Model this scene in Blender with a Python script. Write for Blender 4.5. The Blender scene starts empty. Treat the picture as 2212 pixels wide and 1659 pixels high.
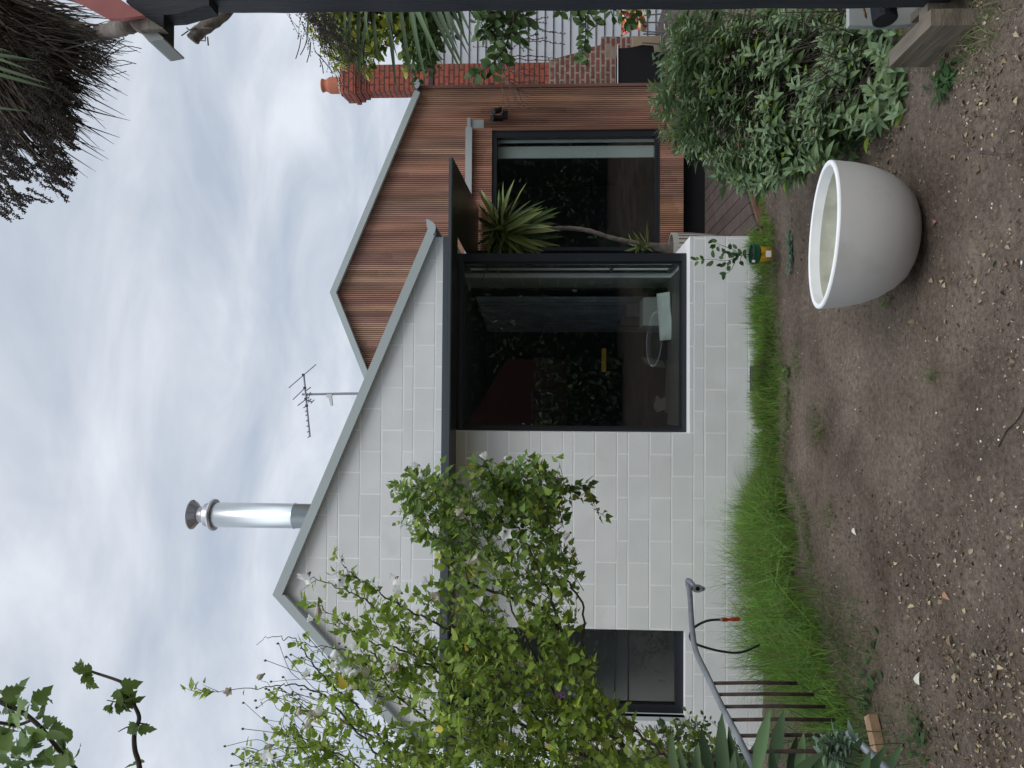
import bpy, math, random
import numpy as np
from mathutils import Matrix, Vector
random.seed(7); RNG = np.random.default_rng(7)
SC = bpy.context.scene; COL = SC.collection
rad = math.radians
# ------------------------------------------------------------------ camera (the photograph is turned on its side)
F = 1664.0; CAM = np.array([0.0, 0.0, 1.88])
YAW, PITCH, ROLL = rad(1.48), rad(2.68), 0.006
fwd = np.array([math.sin(YAW)*math.cos(PITCH), math.cos(YAW)*math.cos(PITCH), math.sin(PITCH)])
rt0 = np.array([math.cos(YAW), -math.sin(YAW), 0.0]); up0 = np.cross(rt0, fwd)
rt = rt0*math.cos(ROLL)+up0*math.sin(ROLL); up = -rt0*math.sin(ROLL)+up0*math.cos(ROLL)
cd = bpy.data.cameras.new('camera'); cam = bpy.data.objects.new('camera', cd); COL.objects.link(cam)
cd.sensor_fit = 'HORIZONTAL'; cd.sensor_width = 36; cd.lens = 36*F/2212; cd.clip_end = 2000; cd.clip_start = 0.05
cx, cy, cz = -up, rt, -fwd
cam.matrix_world = Matrix(((cx[0], cy[0], cz[0], CAM[0]), (cx[1], cy[1], cz[1], CAM[1]), (cx[2], cy[2], cz[2], CAM[2]), (0, 0, 0, 1)))
SC.camera = cam
def ray(p, q):
    return fwd-(p-1106)/F*up+(829.5-q)/F*rt
def P(p, q, Y):
    r = ray(p, q); return CAM+r*(Y/r[1])
def G(p, q, Z=0.0):
    r = ray(p, q); return CAM+r*((Z-CAM[2])/r[2])
# ------------------------------------------------------------------ sky, sun, exposure
SUN_EL, SUN_AZ = 52, 215
w = bpy.data.worlds.new('World'); SC.world = w; w.use_nodes = True
nt = w.node_tree; N = nt.nodes; L = nt.links; N.clear()
def nd(tree, t, **kw):
    n = tree.nodes.new(t)
    for k, v in kw.items(): setattr(n, k, v)
    return n
out = nd(nt, 'ShaderNodeOutputWorld'); bg = nd(nt, 'ShaderNodeBackground')
tc = nd(nt, 'ShaderNodeTexCoord'); sep = nd(nt, 'ShaderNodeSeparateXYZ'); L.new(tc.outputs['Generated'], sep.inputs[0])
zz = nd(nt, 'ShaderNodeMath', operation='ADD'); zz.inputs[1].default_value = 0.35
mx = nd(nt, 'ShaderNodeMath', operation='MAXIMUM'); mx.inputs[1].default_value = 0.0
L.new(sep.outputs[2], mx.inputs[0]); L.new(mx.outputs[0], zz.inputs[0])
dx = nd(nt, 'ShaderNodeMath', operation='DIVIDE'); dy = nd(nt, 'ShaderNodeMath', operation='DIVIDE')
L.new(sep.outputs[0], dx.inputs[0]); L.new(zz.outputs[0], dx.inputs[1]); L.new(sep.outputs[1], dy.inputs[0]); L.new(zz.outputs[0], dy.inputs[1])
cmb = nd(nt, 'ShaderNodeCombineXYZ'); L.new(dx.outputs[0], cmb.inputs[0]); L.new(dy.outputs[0], cmb.inputs[1])
mp = nd(nt, 'ShaderNodeMapping'); mp.inputs['Rotation'].default_value = (0, 0, rad(-18)); mp.inputs['Scale'].default_value = (1.1, 1.7, 1); mp.inputs['Location'].default_value = (3.3, 1.1, 0.4)
L.new(cmb.outputs[0], mp.inputs[0])
n1 = nd(nt, 'ShaderNodeTexNoise'); n1.inputs['Scale'].default_value = 2.4; n1.inputs['Detail'].default_value = 6; n1.inputs['Roughness'].default_value = 0.54; n1.inputs['Distortion'].default_value = 0.35
L.new(mp.outputs[0], n1.inputs['Vector'])
cr = nd(nt, 'ShaderNodeValToRGB'); L.new(n1.outputs[0], cr.inputs[0])
e = cr.color_ramp.elements; e[0].position = 0.34; e[0].color = (0.44, 0.495, 0.585, 1); e[1].position = 0.68; e[1].color = (0.735, 0.775, 0.835, 1)
m = cr.color_ramp.elements.new(0.50); m.color = (0.56, 0.605, 0.675, 1)
# overcast luminance: brighter towards the zenith, above what the camera sees
zr = nd(nt, 'ShaderNodeMapRange', interpolation_type='SMOOTHSTEP'); zr.inputs[1].default_value = 0.60; zr.inputs[2].default_value = 0.95; zr.inputs[3].default_value = 1.0; zr.inputs[4].default_value = 2.9
L.new(sep.outputs[2], zr.inputs[0])
vm = nd(nt, 'ShaderNodeVectorMath', operation='SCALE'); L.new(cr.outputs[0], vm.inputs[0]); L.new(zr.outputs[0], vm.inputs['Scale'])
sky = nd(nt, 'ShaderNodeTexSky', sky_type='NISHITA'); sky.sun_disc = False; sky.sun_elevation = rad(SUN_EL); sky.sun_rotation = rad(SUN_AZ)
sk = nd(nt, 'ShaderNodeVectorMath', operation='SCALE'); sk.inputs['Scale'].default_value = 0.012; L.new(sky.outputs[0], sk.inputs[0])
ad = nd(nt, 'ShaderNodeVectorMath', operation='ADD'); L.new(vm.outputs[0], ad.inputs[0]); L.new(sk.outputs[0], ad.inputs[1])
L.new(ad.outputs[0], bg.inputs[0]); bg.inputs[1].default_value = 0.92; L.new(bg.outputs[0], out.inputs[0])
sd = bpy.data.lights.new('sun', 'SUN'); sd.energy = 1.0; sd.angle = rad(32); sd.color = (1, 0.97, 0.92)
so = bpy.data.objects.new('sun', sd); COL.objects.link(so)
# sun stands high behind the camera, to its right
sdir = Vector((math.sin(rad(SUN_AZ-60))*math.cos(rad(SUN_EL)), math.cos(rad(SUN_AZ-60))*math.cos(rad(SUN_EL)), math.sin(rad(SUN_EL))))
sky.sun_rotation = rad(SUN_AZ-60)
so.rotation_euler = sdir.to_track_quat('Z', 'Y').to_euler()
SC.view_settings.view_transform = 'Standard'; SC.view_settings.look = 'None'; SC.view_settings.exposure = 0.19; SC.view_settings.gamma = 1
# ------------------------------------------------------------------ materials
def mat(name, col, rough=0.6, metal=0.0, spec=0.4, noise=None, bump=None, attr=False, transl=0.0, coat=0, stretch=None, dirt=None):
    """noise=(scale, amount) varies the colour; bump=(scale, strength, distance)"""
    m = bpy.data.materials.new(name); m.use_nodes = True; t = m.node_tree; b = t.nodes['Principled BSDF']
    b.inputs['Roughness'].default_value = rough; b.inputs['Metallic'].default_value = metal; b.inputs['Specular IOR Level'].default_value = spec
    b.inputs['Coat Weight'].default_value = coat
    src = None
    if attr:
        a = nd(t, 'ShaderNodeAttribute', attribute_name='tint'); mm = nd(t, 'ShaderNodeMix', data_type='RGBA', blend_type='MULTIPLY'); mm.inputs[0].default_value = 1
        mm.inputs[6].default_value = (*col, 1); t.links.new(a.outputs[0], mm.inputs[7]); src = mm.outputs[2]
    co = nd(t, 'ShaderNodeTexCoord'); vec = co.outputs['Object']
    if stretch:
        mpn = nd(t, 'ShaderNodeMapping'); mpn.inputs['Scale'].default_value = stretch; t.links.new(vec, mpn.inputs[0]); vec = mpn.outputs[0]
    if noise:
        n = nd(t, 'ShaderNodeTexNoise'); n.inputs['Scale'].default_value = noise[0]; n.inputs['Detail'].default_value = 5; t.links.new(vec, n.inputs['Vector'])
        r = nd(t, 'ShaderNodeMapRange'); r.inputs[1].default_value = 0.3; r.inputs[2].default_value = 0.7; r.inputs[3].default_value = 1-noise[1]; r.inputs[4].default_value = 1+noise[1]; t.links.new(n.outputs[0], r.inputs[0])
        s = nd(t, 'ShaderNodeVectorMath', operation='SCALE')
        if src: t.links.new(src, s.inputs[0])
        else: s.inputs[0].default_value = col
        t.links.new(r.outputs[0], s.inputs['Scale']); src = s.outputs[0]
    if dirt:  # (scale, threshold, colour)
        n = nd(t, 'ShaderNodeTexNoise'); n.inputs['Scale'].default_value = dirt[0]; n.inputs['Detail'].default_value = 6; t.links.new(co.outputs['Object'], n.inputs['Vector'])
        r = nd(t, 'ShaderNodeMapRange'); r.inputs[1].default_value = dirt[1]; r.inputs[2].default_value = dirt[1]+0.12; t.links.new(n.outputs[0], r.inputs[0])
        mm = nd(t, 'ShaderNodeMix', data_type='RGBA'); t.links.new(r.outputs[0], mm.inputs[0])
        if src: t.links.new(src, mm.inputs[6])
        else: mm.inputs[6].default_value = (*col, 1)
        mm.inputs[7].default_value = (*dirt[2], 1); src = mm.outputs[2]
    if src: t.links.new(src, b.inputs['Base Color'])
    else: b.inputs['Base Color'].default_value = (*col, 1)
    if bump:
        n = nd(t, 'ShaderNodeTexNoise'); n.inputs['Scale'].default_value = bump[0]; n.inputs['Detail'].default_value = 6; t.links.new(vec, n.inputs['Vector'])
        bb = nd(t, 'ShaderNodeBump'); bb.inputs['Strength'].default_value = bump[1]; bb.inputs['Distance'].default_value = bump[2]
        t.links.new(n.outputs[0], bb.inputs['Height']); t.links.new(bb.outputs[0], b.inputs['Normal'])
    if transl:
        tr = nd(t, 'ShaderNodeBsdfTranslucent'); ms = nd(t, 'ShaderNodeMixShader'); ms.inputs[0].default_value = transl
        if src: t.links.new(src, tr.inputs[0])
        else: tr.inputs[0].default_value = (*col, 1)
        o = t.nodes['Material Output']; t.links.new(b.outputs[0], ms.inputs[1]); t.links.new(tr.outputs[0], ms.inputs[2]); t.links.new(ms.outputs[0], o.inputs[0])
    return m
def glass(name, tint=(0.93, 0.96, 0.95)):
    m = bpy.data.materials.new(name); m.use_nodes = True; t = m.node_tree; t.nodes.clear()
    o = nd(t, 'ShaderNodeOutputMaterial'); a = nd(t, 'ShaderNodeBsdfTransparent'); a.inputs[0].default_value = (*tint, 1)
    g = nd(t, 'ShaderNodeBsdfGlossy'); g.inputs['Roughness'].default_value = 0.0; f = nd(t, 'ShaderNodeFresnel'); f.inputs[0].default_value = 1.85
    ms = nd(t, 'ShaderNodeMixShader'); ge = nd(t, 'ShaderNodeNewGeometry'); iv = nd(t, 'ShaderNodeMath', operation='SUBTRACT'); iv.inputs[0].default_value = 1.0; t.links.new(ge.outputs['Backfacing'], iv.inputs[1]); mu = nd(t, 'ShaderNodeMath', operation='MULTIPLY'); t.links.new(f.outputs[0], mu.inputs[0]); t.links.new(iv.outputs[0], mu.inputs[1]); t.links.new(mu.outputs[0], ms.inputs[0]); t.links.new(a.outputs[0], ms.inputs[1]); t.links.new(g.outputs[0], ms.inputs[2]); t.links.new(ms.outputs[0], o.inputs[0])
    return m
def brickmat(name, c1, c2, mortar, bw=0.24, bh=0.086, ms=0.010, patch=None):
    m = bpy.data.materials.new(name); m.use_nodes = True; t = m.node_tree; b = t.nodes['Principled BSDF']; b.inputs['Roughness'].default_value = 0.85
    co = nd(t, 'ShaderNodeTexCoord'); s = nd(t, 'ShaderNodeSeparateXYZ'); t.links.new(co.outputs['Object'], s.inputs[0])
    a = nd(t, 'ShaderNodeMath', operation='ADD'); t.links.new(s.outputs[0], a.inputs[0]); t.links.new(s.outputs[1], a.inputs[1])
    c = nd(t, 'ShaderNodeCombineXYZ'); t.links.new(a.outputs[0], c.inputs[0]); t.links.new(s.outputs[2], c.inputs[1])
    wn = nd(t, 'ShaderNodeTexNoise'); wn.inputs['Scale'].default_value = 9; t.links.new(c.outputs[0], wn.inputs['Vector'])
    wv = nd(t, 'ShaderNodeVectorMath', operation='SCALE'); wv.inputs['Scale'].default_value = 0.012; t.links.new(wn.outputs[1], wv.inputs[0])
    wa = nd(t, 'ShaderNodeVectorMath', operation='ADD'); t.links.new(c.outputs[0], wa.inputs[0]); t.links.new(wv.outputs[0], wa.inputs[1])
    k = nd(t, 'ShaderNodeTexBrick'); k.inputs['Scale'].default_value = 1; k.inputs['Brick Width'].default_value = bw; k.inputs['Row Height'].default_value = bh; k.inputs['Mortar Size'].default_value = ms
    k.inputs['Color1'].default_value = (*c1, 1); k.inputs['Color2'].default_value = (*c2, 1); k.inputs['Mortar'].default_value = (*mortar, 1); k.inputs['Bias'].default_value = -0.2; t.links.new(wa.outputs[0], k.inputs['Vector'])
    n = nd(t, 'ShaderNodeTexNoise'); n.inputs['Scale'].default_value = 14; n.inputs['Detail'].default_value = 6; t.links.new(co.outputs['Object'], n.inputs['Vector'])
    r = nd(t, 'ShaderNodeMapRange'); r.inputs[1].default_value = 0.3; r.inputs[2].default_value = 0.7; r.inputs[3].default_value = 0.65; r.inputs[4].default_value = 1.25; t.links.new(n.outputs[0], r.inputs[0])
    v = nd(t, 'ShaderNodeVectorMath', operation='SCALE'); t.links.new(k.outputs[0], v.inputs[0]); t.links.new(r.outputs[0], v.inputs['Scale']); src = v.outputs[0]
    if patch:
        n2 = nd(t, 'ShaderNodeTexNoise'); n2.inputs['Scale'].default_value = 3.2; n2.inputs['Detail'].default_value = 7; t.links.new(co.outputs['Object'], n2.inputs['Vector'])
        r2 = nd(t, 'ShaderNodeMapRange'); r2.inputs[1].default_value = 0.58; r2.inputs[2].default_value = 0.66; t.links.new(n2.outputs[0], r2.inputs[0])
        mm = nd(t, 'ShaderNodeMix', data_type='RGBA'); t.links.new(r2.outputs[0], mm.inputs[0]); t.links.new(src, mm.inputs[6]); mm.inputs[7].default_value = (*patch, 1); src = mm.outputs[2]
    t.links.new(src, b.inputs['Base Color'])
    bb = nd(t, 'ShaderNodeBump'); bb.inputs['Strength'].default_value = 0.8; bb.inputs['Distance'].default_value = 0.012; bb.invert = True; t.links.new(k.outputs[1], bb.inputs['Height']); t.links.new(bb.outputs[0], b.inputs['Normal'])
    return m
M = dict(
 block=mat('painted_block', (0.72, 0.73, 0.72), 0.75, attr=True, noise=(3.2, 0.05), bump=(90, 0.25, 0.002), dirt=(1.7, 0.60, (0.655, 0.655, 0.63))),
 mortar=mat('white_mortar', (0.88, 0.885, 0.88), 0.8, bump=(60, 0.3, 0.002)),
 barge=mat('grey_green_steel', (0.41, 0.46, 0.455), 0.42, spec=0.5, noise=(1.5, 0.04)),
 barge2=mat('pale_steel', (0.42, 0.46, 0.47), 0.45, spec=0.5),
 charcoal=mat('charcoal_powdercoat', (0.018, 0.022, 0.028), 0.32, spec=0.5, noise=(3, 0.1)),
 slate=mat('slate_flashing', (0.075, 0.085, 0.10), 0.35, spec=0.5),
 soffit=mat('awning_soffit', (0.02, 0.026, 0.022), 0.3, spec=0.25, noise=(1.5, 0.15)),
 roof=mat('roof_steel', (0.22, 0.25, 0.26), 0.4, metal=0.3),
 glass=glass('window_glass'),
 steel=mat('bright_stainless', (0.60, 0.63, 0.63), 0.3, metal=1.0, noise=(3, 0.05)),
 dullsteel=mat('spun_steel', (0.42, 0.41, 0.42), 0.35, metal=1.0),
 galv=mat('galvanised_pipe', (0.30, 0.32, 0.35), 0.5, metal=0.35, noise=(14, 0.2), bump=(120, 0.2, 0.001)),
 rust=mat('rusty_bar', (0.055, 0.035, 0.032), 0.85, noise=(20, 0.45), bump=(80, 0.6, 0.003)),
 slat=mat('stained_timber_batten', (0.38, 0.198, 0.138), 0.62, attr=True, noise=(9, 0.3), stretch=(1, 1, 0.12), bump=(40, 0.25, 0.002)),
 slatback=mat('batten_groove', (0.03, 0.015, 0.012), 0.9),
 stud=mat('timber_corner_stop', (0.20, 0.10, 0.07), 0.65, noise=(6, 0.3), stretch=(1, 1, 0.15)),
 deck=mat('weathered_deck_board', (0.085, 0.062, 0.055), 0.75, noise=(7, 0.25), attr=True, bump=(40, 0.3, 0.002)),
 oldwood=mat('weathered_timber', (0.17, 0.15, 0.125), 0.9, noise=(9, 0.35), stretch=(0.25, 0.25, 3), bump=(30, 0.6, 0.006)),
 sleeper=mat('sleeper_timber', (0.15, 0.125, 0.095), 0.9, noise=(7, 0.35), stretch=(1.6, 0.35, 3), bump=(26, 0.7, 0.006), dirt=(6, 0.6, (0.07, 0.065, 0.045))),
 newwood=mat('raw_pine', (0.36, 0.23, 0.14), 0.7, noise=(12, 0.2), stretch=(0.3, 2, 2)),
 postpaint=mat('dark_painted_post', (0.016, 0.020, 0.027), 0.6, noise=(5, 0.35), stretch=(3, 3, 0.25), bump=(26, 0.9, 0.006), dirt=(34, 0.70, (0.10, 0.09, 0.08))),
 pink=mat('faded_red_board', (0.34, 0.115, 0.105), 0.7, noise=(6, 0.12), bump=(40, 0.2, 0.002)),
 capmetal=mat('grey_zinc_cap', (0.28, 0.30, 0.29), 0.5, noise=(4, 0.15)),
 planter=mat('pale_concrete', (0.51, 0.50, 0.48), 0.72, noise=(1.8, 0.06), bump=(240, 0.28, 0.0015), dirt=(3.4, 0.60, (0.455, 0.44, 0.41))),
 planterrim=mat('planter_rim', (0.80, 0.80, 0.80), 0.6, noise=(9, 0.05)),
 planterin=mat('planter_inside', (0.40, 0.40, 0.32), 0.85, noise=(7, 0.25), bump=(30, 0.3, 0.003), dirt=(5, 0.55, (0.38, 0.375, 0.30))),
 soilpot=mat('potting_mix', (0.03, 0.024, 0.02), 0.95, bump=(80, 1, 0.01)),
 terra=mat('terracotta', (0.42, 0.135, 0.075), 0.75, noise=(6, 0.15)),
 flaunch=mat('cream_mortar_bed', (0.42, 0.38, 0.30), 0.85),
 weather=mat('white_weatherboard', (0.46, 0.49, 0.53), 0.6, noise=(3, 0.06)),
 gap=mat('shadow_line', (0.06, 0.05, 0.06), 0.9),
 black=mat('black_cover_and_voids', (0.006, 0.006, 0.008), 0.8),
 blackplastic=mat('black_plastic', (0.012, 0.014, 0.018), 0.4),
 card=mat('cardboard', (0.33, 0.26, 0.18), 0.85),
 leaf=mat('green_leaf', (1, 1, 1), 0.5, spec=0.3, attr=True, transl=0.36),
 darkleaf=mat('strap_leaf', (1, 1, 1), 0.5, spec=0.3, attr=True, transl=0.12),
 sage=mat('felted_leaf', (1, 1, 1), 0.85, spec=0.12, attr=True, transl=0.28),
 bark=mat('brown_bark', (0.075, 0.06, 0.05), 0.85, noise=(20, 0.35), bump=(60, 0.6, 0.004)),
 greybark=mat('grey_bark', (0.165, 0.14, 0.12), 0.9, noise=(16, 0.35), bump=(35, 0.9, 0.01)),
 petal=mat('white_petal', (0.86, 0.86, 0.84), 0.6, transl=0.35, noise=(30, 0.08)),
 heart=mat('crimson_flower_heart', (0.35, 0.03, 0.06), 0.6),
 wilt=mat('wilted_petal', (0.56, 0.50, 0.42), 0.7, transl=0.25, noise=(30, 0.15)),
 mauve=mat('mauve_petal', (0.36, 0.18, 0.42), 0.6, transl=0.2),
 dead=mat('dead_foliage', (1, 1, 1), 0.85, spec=0.1, attr=True),
 grass=mat('grass_blade', (1, 1, 1), 0.55, spec=0.3, attr=True, transl=0.3),
 litter=mat('dry_leaf', (1, 1, 1), 0.8, spec=0.15, attr=True),
 stone=mat('pebble', (1, 1, 1), 0.8, attr=True),
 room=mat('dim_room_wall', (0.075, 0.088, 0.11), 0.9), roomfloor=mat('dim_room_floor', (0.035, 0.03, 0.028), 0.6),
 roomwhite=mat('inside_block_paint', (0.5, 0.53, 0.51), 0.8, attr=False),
 curtain=mat('grey_curtain', (0.42, 0.45, 0.56), 0.9, noise=(4, 0.2)),
 palecurtain=mat('pale_blind', (0.42, 0.47, 0.46), 0.8, noise=(3, 0.05)),
 seat=mat('window_seat_top', (0.085, 0.088, 0.08), 0.55, noise=(3, 0.12)),
 linen=mat('white_linen', (0.62, 0.68, 0.64), 0.9, bump=(14, 0.4, 0.01)),
 greybox=mat('grey_card', (0.20, 0.21, 0.23), 0.8), whitebox=mat('pale_green_box', (0.40, 0.45, 0.42), 0.6, dirt=(4, 0.62, (0.33, 0.37, 0.35))),
 yellow=mat('yellow_plastic', (0.60, 0.34, 0.03), 0.5), beige=mat('beige_cushion', (0.20, 0.19, 0.16), 0.9),
 wire=mat('pale_wire', (0.34, 0.34, 0.33), 0.5),
 yellowpot=mat('yellow_print_pot', (0.85, 0.50, 0.02), 0.35, dirt=(17, 0.60, (0.50, 0.22, 0.02))),
 greenpot=mat('green_pot_band', (0.012, 0.085, 0.045), 0.35), white=mat('white_tag', (0.75, 0.77, 0.78), 0.5),
 orange=mat('orange_hose_fitting', (0.62, 0.10, 0.02), 0.4), hose=mat('black_hose', (0.022, 0.028, 0.034), 0.4),
 ceramic=mat('fluted_ceramic', (0.44, 0.41, 0.36), 0.45, noise=(3, 0.06)),
 flutegroove=mat('flute_line', (0.10, 0.085, 0.075), 0.6),
 farhedge=mat('dark_hedge', (0.02, 0.03, 0.018), 0.95, noise=(1.2, 0.5)), farred=mat('dull_red_wall', (0.13, 0.045, 0.042), 0.9),
 alu=mat('aluminium_tube', (0.30, 0.30, 0.33), 0.4, metal=0.6), offwhite=mat('offwhite_plastic', (0.6, 0.6, 0.58), 0.5),
 cloth=mat('striped_cloth', (1, 1, 1), 0.85, attr=True),
 brick=brickmat('red_brick', (0.36, 0.085, 0.05), (0.24, 0.075, 0.05), (0.07, 0.035, 0.03), ms=0.011),  # dark mortar tone holds the shade lying in the joints
 brickold=brickmat('old_mortared_brick', (0.20, 0.065, 0.05), (0.15, 0.055, 0.045), (0.29, 0.25, 0.21), ms=0.016, patch=(0.27, 0.215, 0.17)),
)
# ------------------------------------------------------------------ mesh helpers
class MB:
    def __init__(s): s.v = []; s.f = []; s.m = []; s.c = []
    def add(s, vs, fs, m=0, c=None):
        o = len(s.v); s.v += [tuple(map(float, x)) for x in vs]
        for f in fs: s.f.append([i+o for i in f]); s.m.append(m); s.c.append(c or (1, 1, 1))
    def box(s, a, b, m=0, c=None):
        x0, y0, z0 = a; x1, y1, z1 = b
        s.add([(x0, y0, z0), (x1, y0, z0), (x1, y1, z0), (x0, y1, z0), (x0, y0, z1), (x1, y0, z1), (x1, y1, z1), (x0, y1, z1)],
              [(0, 3, 2, 1), (4, 5, 6, 7), (0, 1, 5, 4), (1, 2, 6, 5), (2, 3, 7, 6), (3, 0, 4, 7)], m, c)
    def prism(s, poly, d, m=0, c=None):
        """poly: list of 3D points, d: extrusion vector"""
        n = len(poly); a = [np.array(p, float) for p in poly]; b = [p+np.array(d, float) for p in a]
        s.add(a+b, [tuple(range(n)), tuple(range(2*n-1, n-1, -1))]+[(i, n+i, n+(i+1) % n, (i+1) % n) for i in range(n)], m, c)
    def tube(s, pts, r, n=6, m=0, c=None, cap=True):
        pts = [np.array(p, float) for p in pts]; k = len(pts)
        if not hasattr(r, '__len__'): r = [r]*k
        T = [pts[min(i+1, k-1)]-pts[max(i-1, 0)] for i in range(k)]; T = [t/(np.linalg.norm(t)+1e-9) for t in T]
        a = np.array([0, 0, 1.0]) if abs(T[0][2]) < 0.9 else np.array([1.0, 0, 0]); u = np.cross(T[0], a); u /= np.linalg.norm(u); vs = []
        for i in range(k):
            u = u-T[i]*np.dot(u, T[i]); u /= np.linalg.norm(u)+1e-9; v = np.cross(T[i], u)
            for j in range(n):
                th = 2*math.pi*j/n; vs.append(pts[i]+r[i]*(math.cos(th)*u+math.sin(th)*v))
        fs = [(i*n+j, i*n+(j+1) % n, (i+1)*n+(j+1) % n, (i+1)*n+j) for i in range(k-1) for j in range(n)]
        if cap: fs += [tuple(range(n-1, -1, -1)), tuple((k-1)*n+j for j in range(n))]
        s.add(vs, fs, m, c)
    def lathe(s, prof, cen, n=48, m=0, close=False, mf=None, c=None):
        cen = np.array(cen, float); k = len(prof); vs = []
        for r, z in prof:
            for j in range(n):
                th = 2*math.pi*j/n; vs.append(cen+np.array([r*math.cos(th), r*math.sin(th), z]))
        for i in range(k-1):
            pass
        o = len(s.v); s.v += [tuple(map(float, x)) for x in vs]
        for i in range(k-1):
            for j in range(n):
                s.f.append([o+i*n+j, o+i*n+(j+1) % n, o+(i+1)*n+(j+1) % n, o+(i+1)*n+j]); s.m.append(mf(i) if mf else m); s.c.append(c or (1, 1, 1))
    def build(s, name, mats, parent=None, smooth=False, tint=True):
        if not isinstance(mats, (list, tuple)): mats = [mats]
        me = bpy.data.meshes.new(name); me.from_pydata(s.v, [], s.f)
        for x in mats: me.materials.append(M[x])
        me.polygons.foreach_set('material_index', s.m)
        if tint:
            at = me.color_attributes.new('tint', 'FLOAT_COLOR', 'CORNER'); ar = np.ones((len(me.loops), 4), np.float32)
            ln = np.zeros(len(me.polygons), np.int32); me.polygons.foreach_get('loop_total', ln); ar[:, :3] = np.repeat(np.array(s.c, np.float32), ln, axis=0); at.data.foreach_set('color', ar.ravel())
        if smooth: me.polygons.foreach_set('use_smooth', [True]*len(me.polygons))
        me.update(); return link(name, me, parent)
def link(name, me, parent=None):
    o = bpy.data.objects.new(name, me); COL.objects.link(o)
    if parent is not None:
        o.parent = parent
        if parent.type == 'EMPTY': o.matrix_parent_inverse = Matrix.Translation(-Vector(parent.location))
    return o
def tag(o, label=None, cat=None, group=None, kind=None):
    for k, v in (('label', label), ('category', cat), ('group', group), ('kind', kind)):
        if v: o[k] = v
    return o
def thing(name, label, cat, loc=(0, 0, 0), group=None):
    o = bpy.data.objects.new(name, None); COL.objects.link(o); o.location = [float(x) for x in loc]; o.empty_display_size = 0.1
    return tag(o, label, cat, group)
def struct(o): o['kind'] = 'structure'; return o
def inst_mesh(name, tv, tf, pos, R, sc, col, mats, parent=None, smooth=True, sc3=None):
    """many copies of one leaf template in one mesh; pos (n,3), R (n,3,3) columns side/axis/normal, sc (n,)"""
    tv = np.array(tv, float); n = len(pos); k = len(tv)
    v = np.einsum('nij,kj->nki', R, tv)*np.asarray(sc)[:, None, None]
    if sc3 is not None: v = np.einsum('nij,nkj->nki', R, tv[None]*np.asarray(sc3)[:, None, :])
    v = (v+np.asarray(pos)[:, None, :]).reshape(-1, 3)
    me = bpy.data.meshes.new(name); ln = np.array([len(f) for f in tf]); idx = np.concatenate([np.array(f) for f in tf])
    L_ = len(idx); me.vertices.add(n*k); me.vertices.foreach_set('co', v.astype(np.float32).ravel())
    me.loops.add(n*L_); me.loops.foreach_set('vertex_index', (idx[None]+np.arange(n)[:, None]*k).astype(np.int32).ravel())
    st = np.concatenate([[0], np.cumsum(ln)[:-1]]); me.polygons.add(n*len(tf))
    me.polygons.foreach_set('loop_start', (st[None]+np.arange(n)[:, None]*L_).astype(np.int32).ravel())
    me.polygons.foreach_set('use_smooth', [smooth]*(n*len(tf)))
    me.materials.append(M[mats]); me.update(calc_edges=True)
    at = me.color_attributes.new('tint', 'FLOAT_COLOR', 'CORNER'); ar = np.ones((n*L_, 4), np.float32); ar[:, :3] = np.repeat(np.asarray(col, np.float32), L_, axis=0); at.data.foreach_set('color', ar.ravel())
    me.validate(); return link(name, me, parent)
def unit(a): a = np.asarray(a, float); return a/(np.linalg.norm(a, axis=-1, keepdims=True)+1e-9)
def frames(axis, nrm):
    y = unit(axis); x = unit(np.cross(y, nrm)); z = np.cross(x, y); return np.stack([x, y, z], axis=-1)
def leaf_t(outline, fold=0.18, droop=0.12):
    """leaf from half outline [(halfwidth, y)...] along y 0..1, folded along the midrib"""
    v = []; f = []
    for wd, y in outline:
        z = -droop*y*y; v += [(-wd, y, z+fold*wd), (0, y, z), (wd, y, z+fold*wd)]
    for i in range(len(outline)-1):
        a = 3*i; f += [(a, a+1, a+4, a+3), (a+1, a+2, a+5, a+4)]
    return v, f
LANCE = leaf_t([(0.01, 0), (0.13, 0.18), (0.185, 0.38), (0.15, 0.62), (0.08, 0.83), (0.005, 1)], 0.3, 0.25)
OVAL = leaf_t([(0.02, 0), (0.2, 0.15), (0.29, 0.42), (0.25, 0.68), (0.13, 0.88), (0.01, 1)], 0.25, 0.2)
STRAP = leaf_t([(0.012, 0), (0.018, 0.2), (0.020, 0.45), (0.016, 0.7), (0.009, 0.88), (0.001, 1)], 0.5, 0.12)
STIFF = leaf_t([(0.03, 0), (0.045, 0.2), (0.048, 0.5), (0.032, 0.8), (0.002, 1)], 0.5, 0.12)
def lobed():
    pts = [(0, 0), (0.16, -0.02), (0.34, 0.08), (0.40, 0.20), (0.52, 0.30), (0.36, 0.36), (0.42, 0.50), (0.22, 0.50), (0.27, 0.66), (0.14, 0.78), (0, 1.0)]
    r = [(x, y) for x, y in pts]; l = [(-x*0.94, y*1.02) for x, y in pts[1:-1]]; sp = [(0, y) for y in (0.2, 0.42, 0.62, 0.8)]
    z = lambda x, y: 0.22*abs(x)-0.16*y*y+0.05*math.sin(9*y)*abs(x)
    v = [(x, y, z(x, y)) for x, y in r+l+sp]; R_ = list(range(11)); L_ = [0]+list(range(11, 20))+[10]; S = [0, 20, 21, 22, 23, 10]
    f = []
    for side, flip in ((R_, False), (L_, True)):
        g = [(side[0], side[1], side[2], S[1]), (S[1], side[2], side[3], side[4]), (S[1], side[4], side[5], S[2]), (S[2], side[5], side[6], side[7]), (S[2], side[7], S[3]), (S[3], side[7], side[8], side[9]), (S[3], side[9], S[4]), (S[4], side[9], side[10])]
        f += [tuple(reversed(a)) if flip else a for a in g]
    return v, f
LOBED = lobed()
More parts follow.
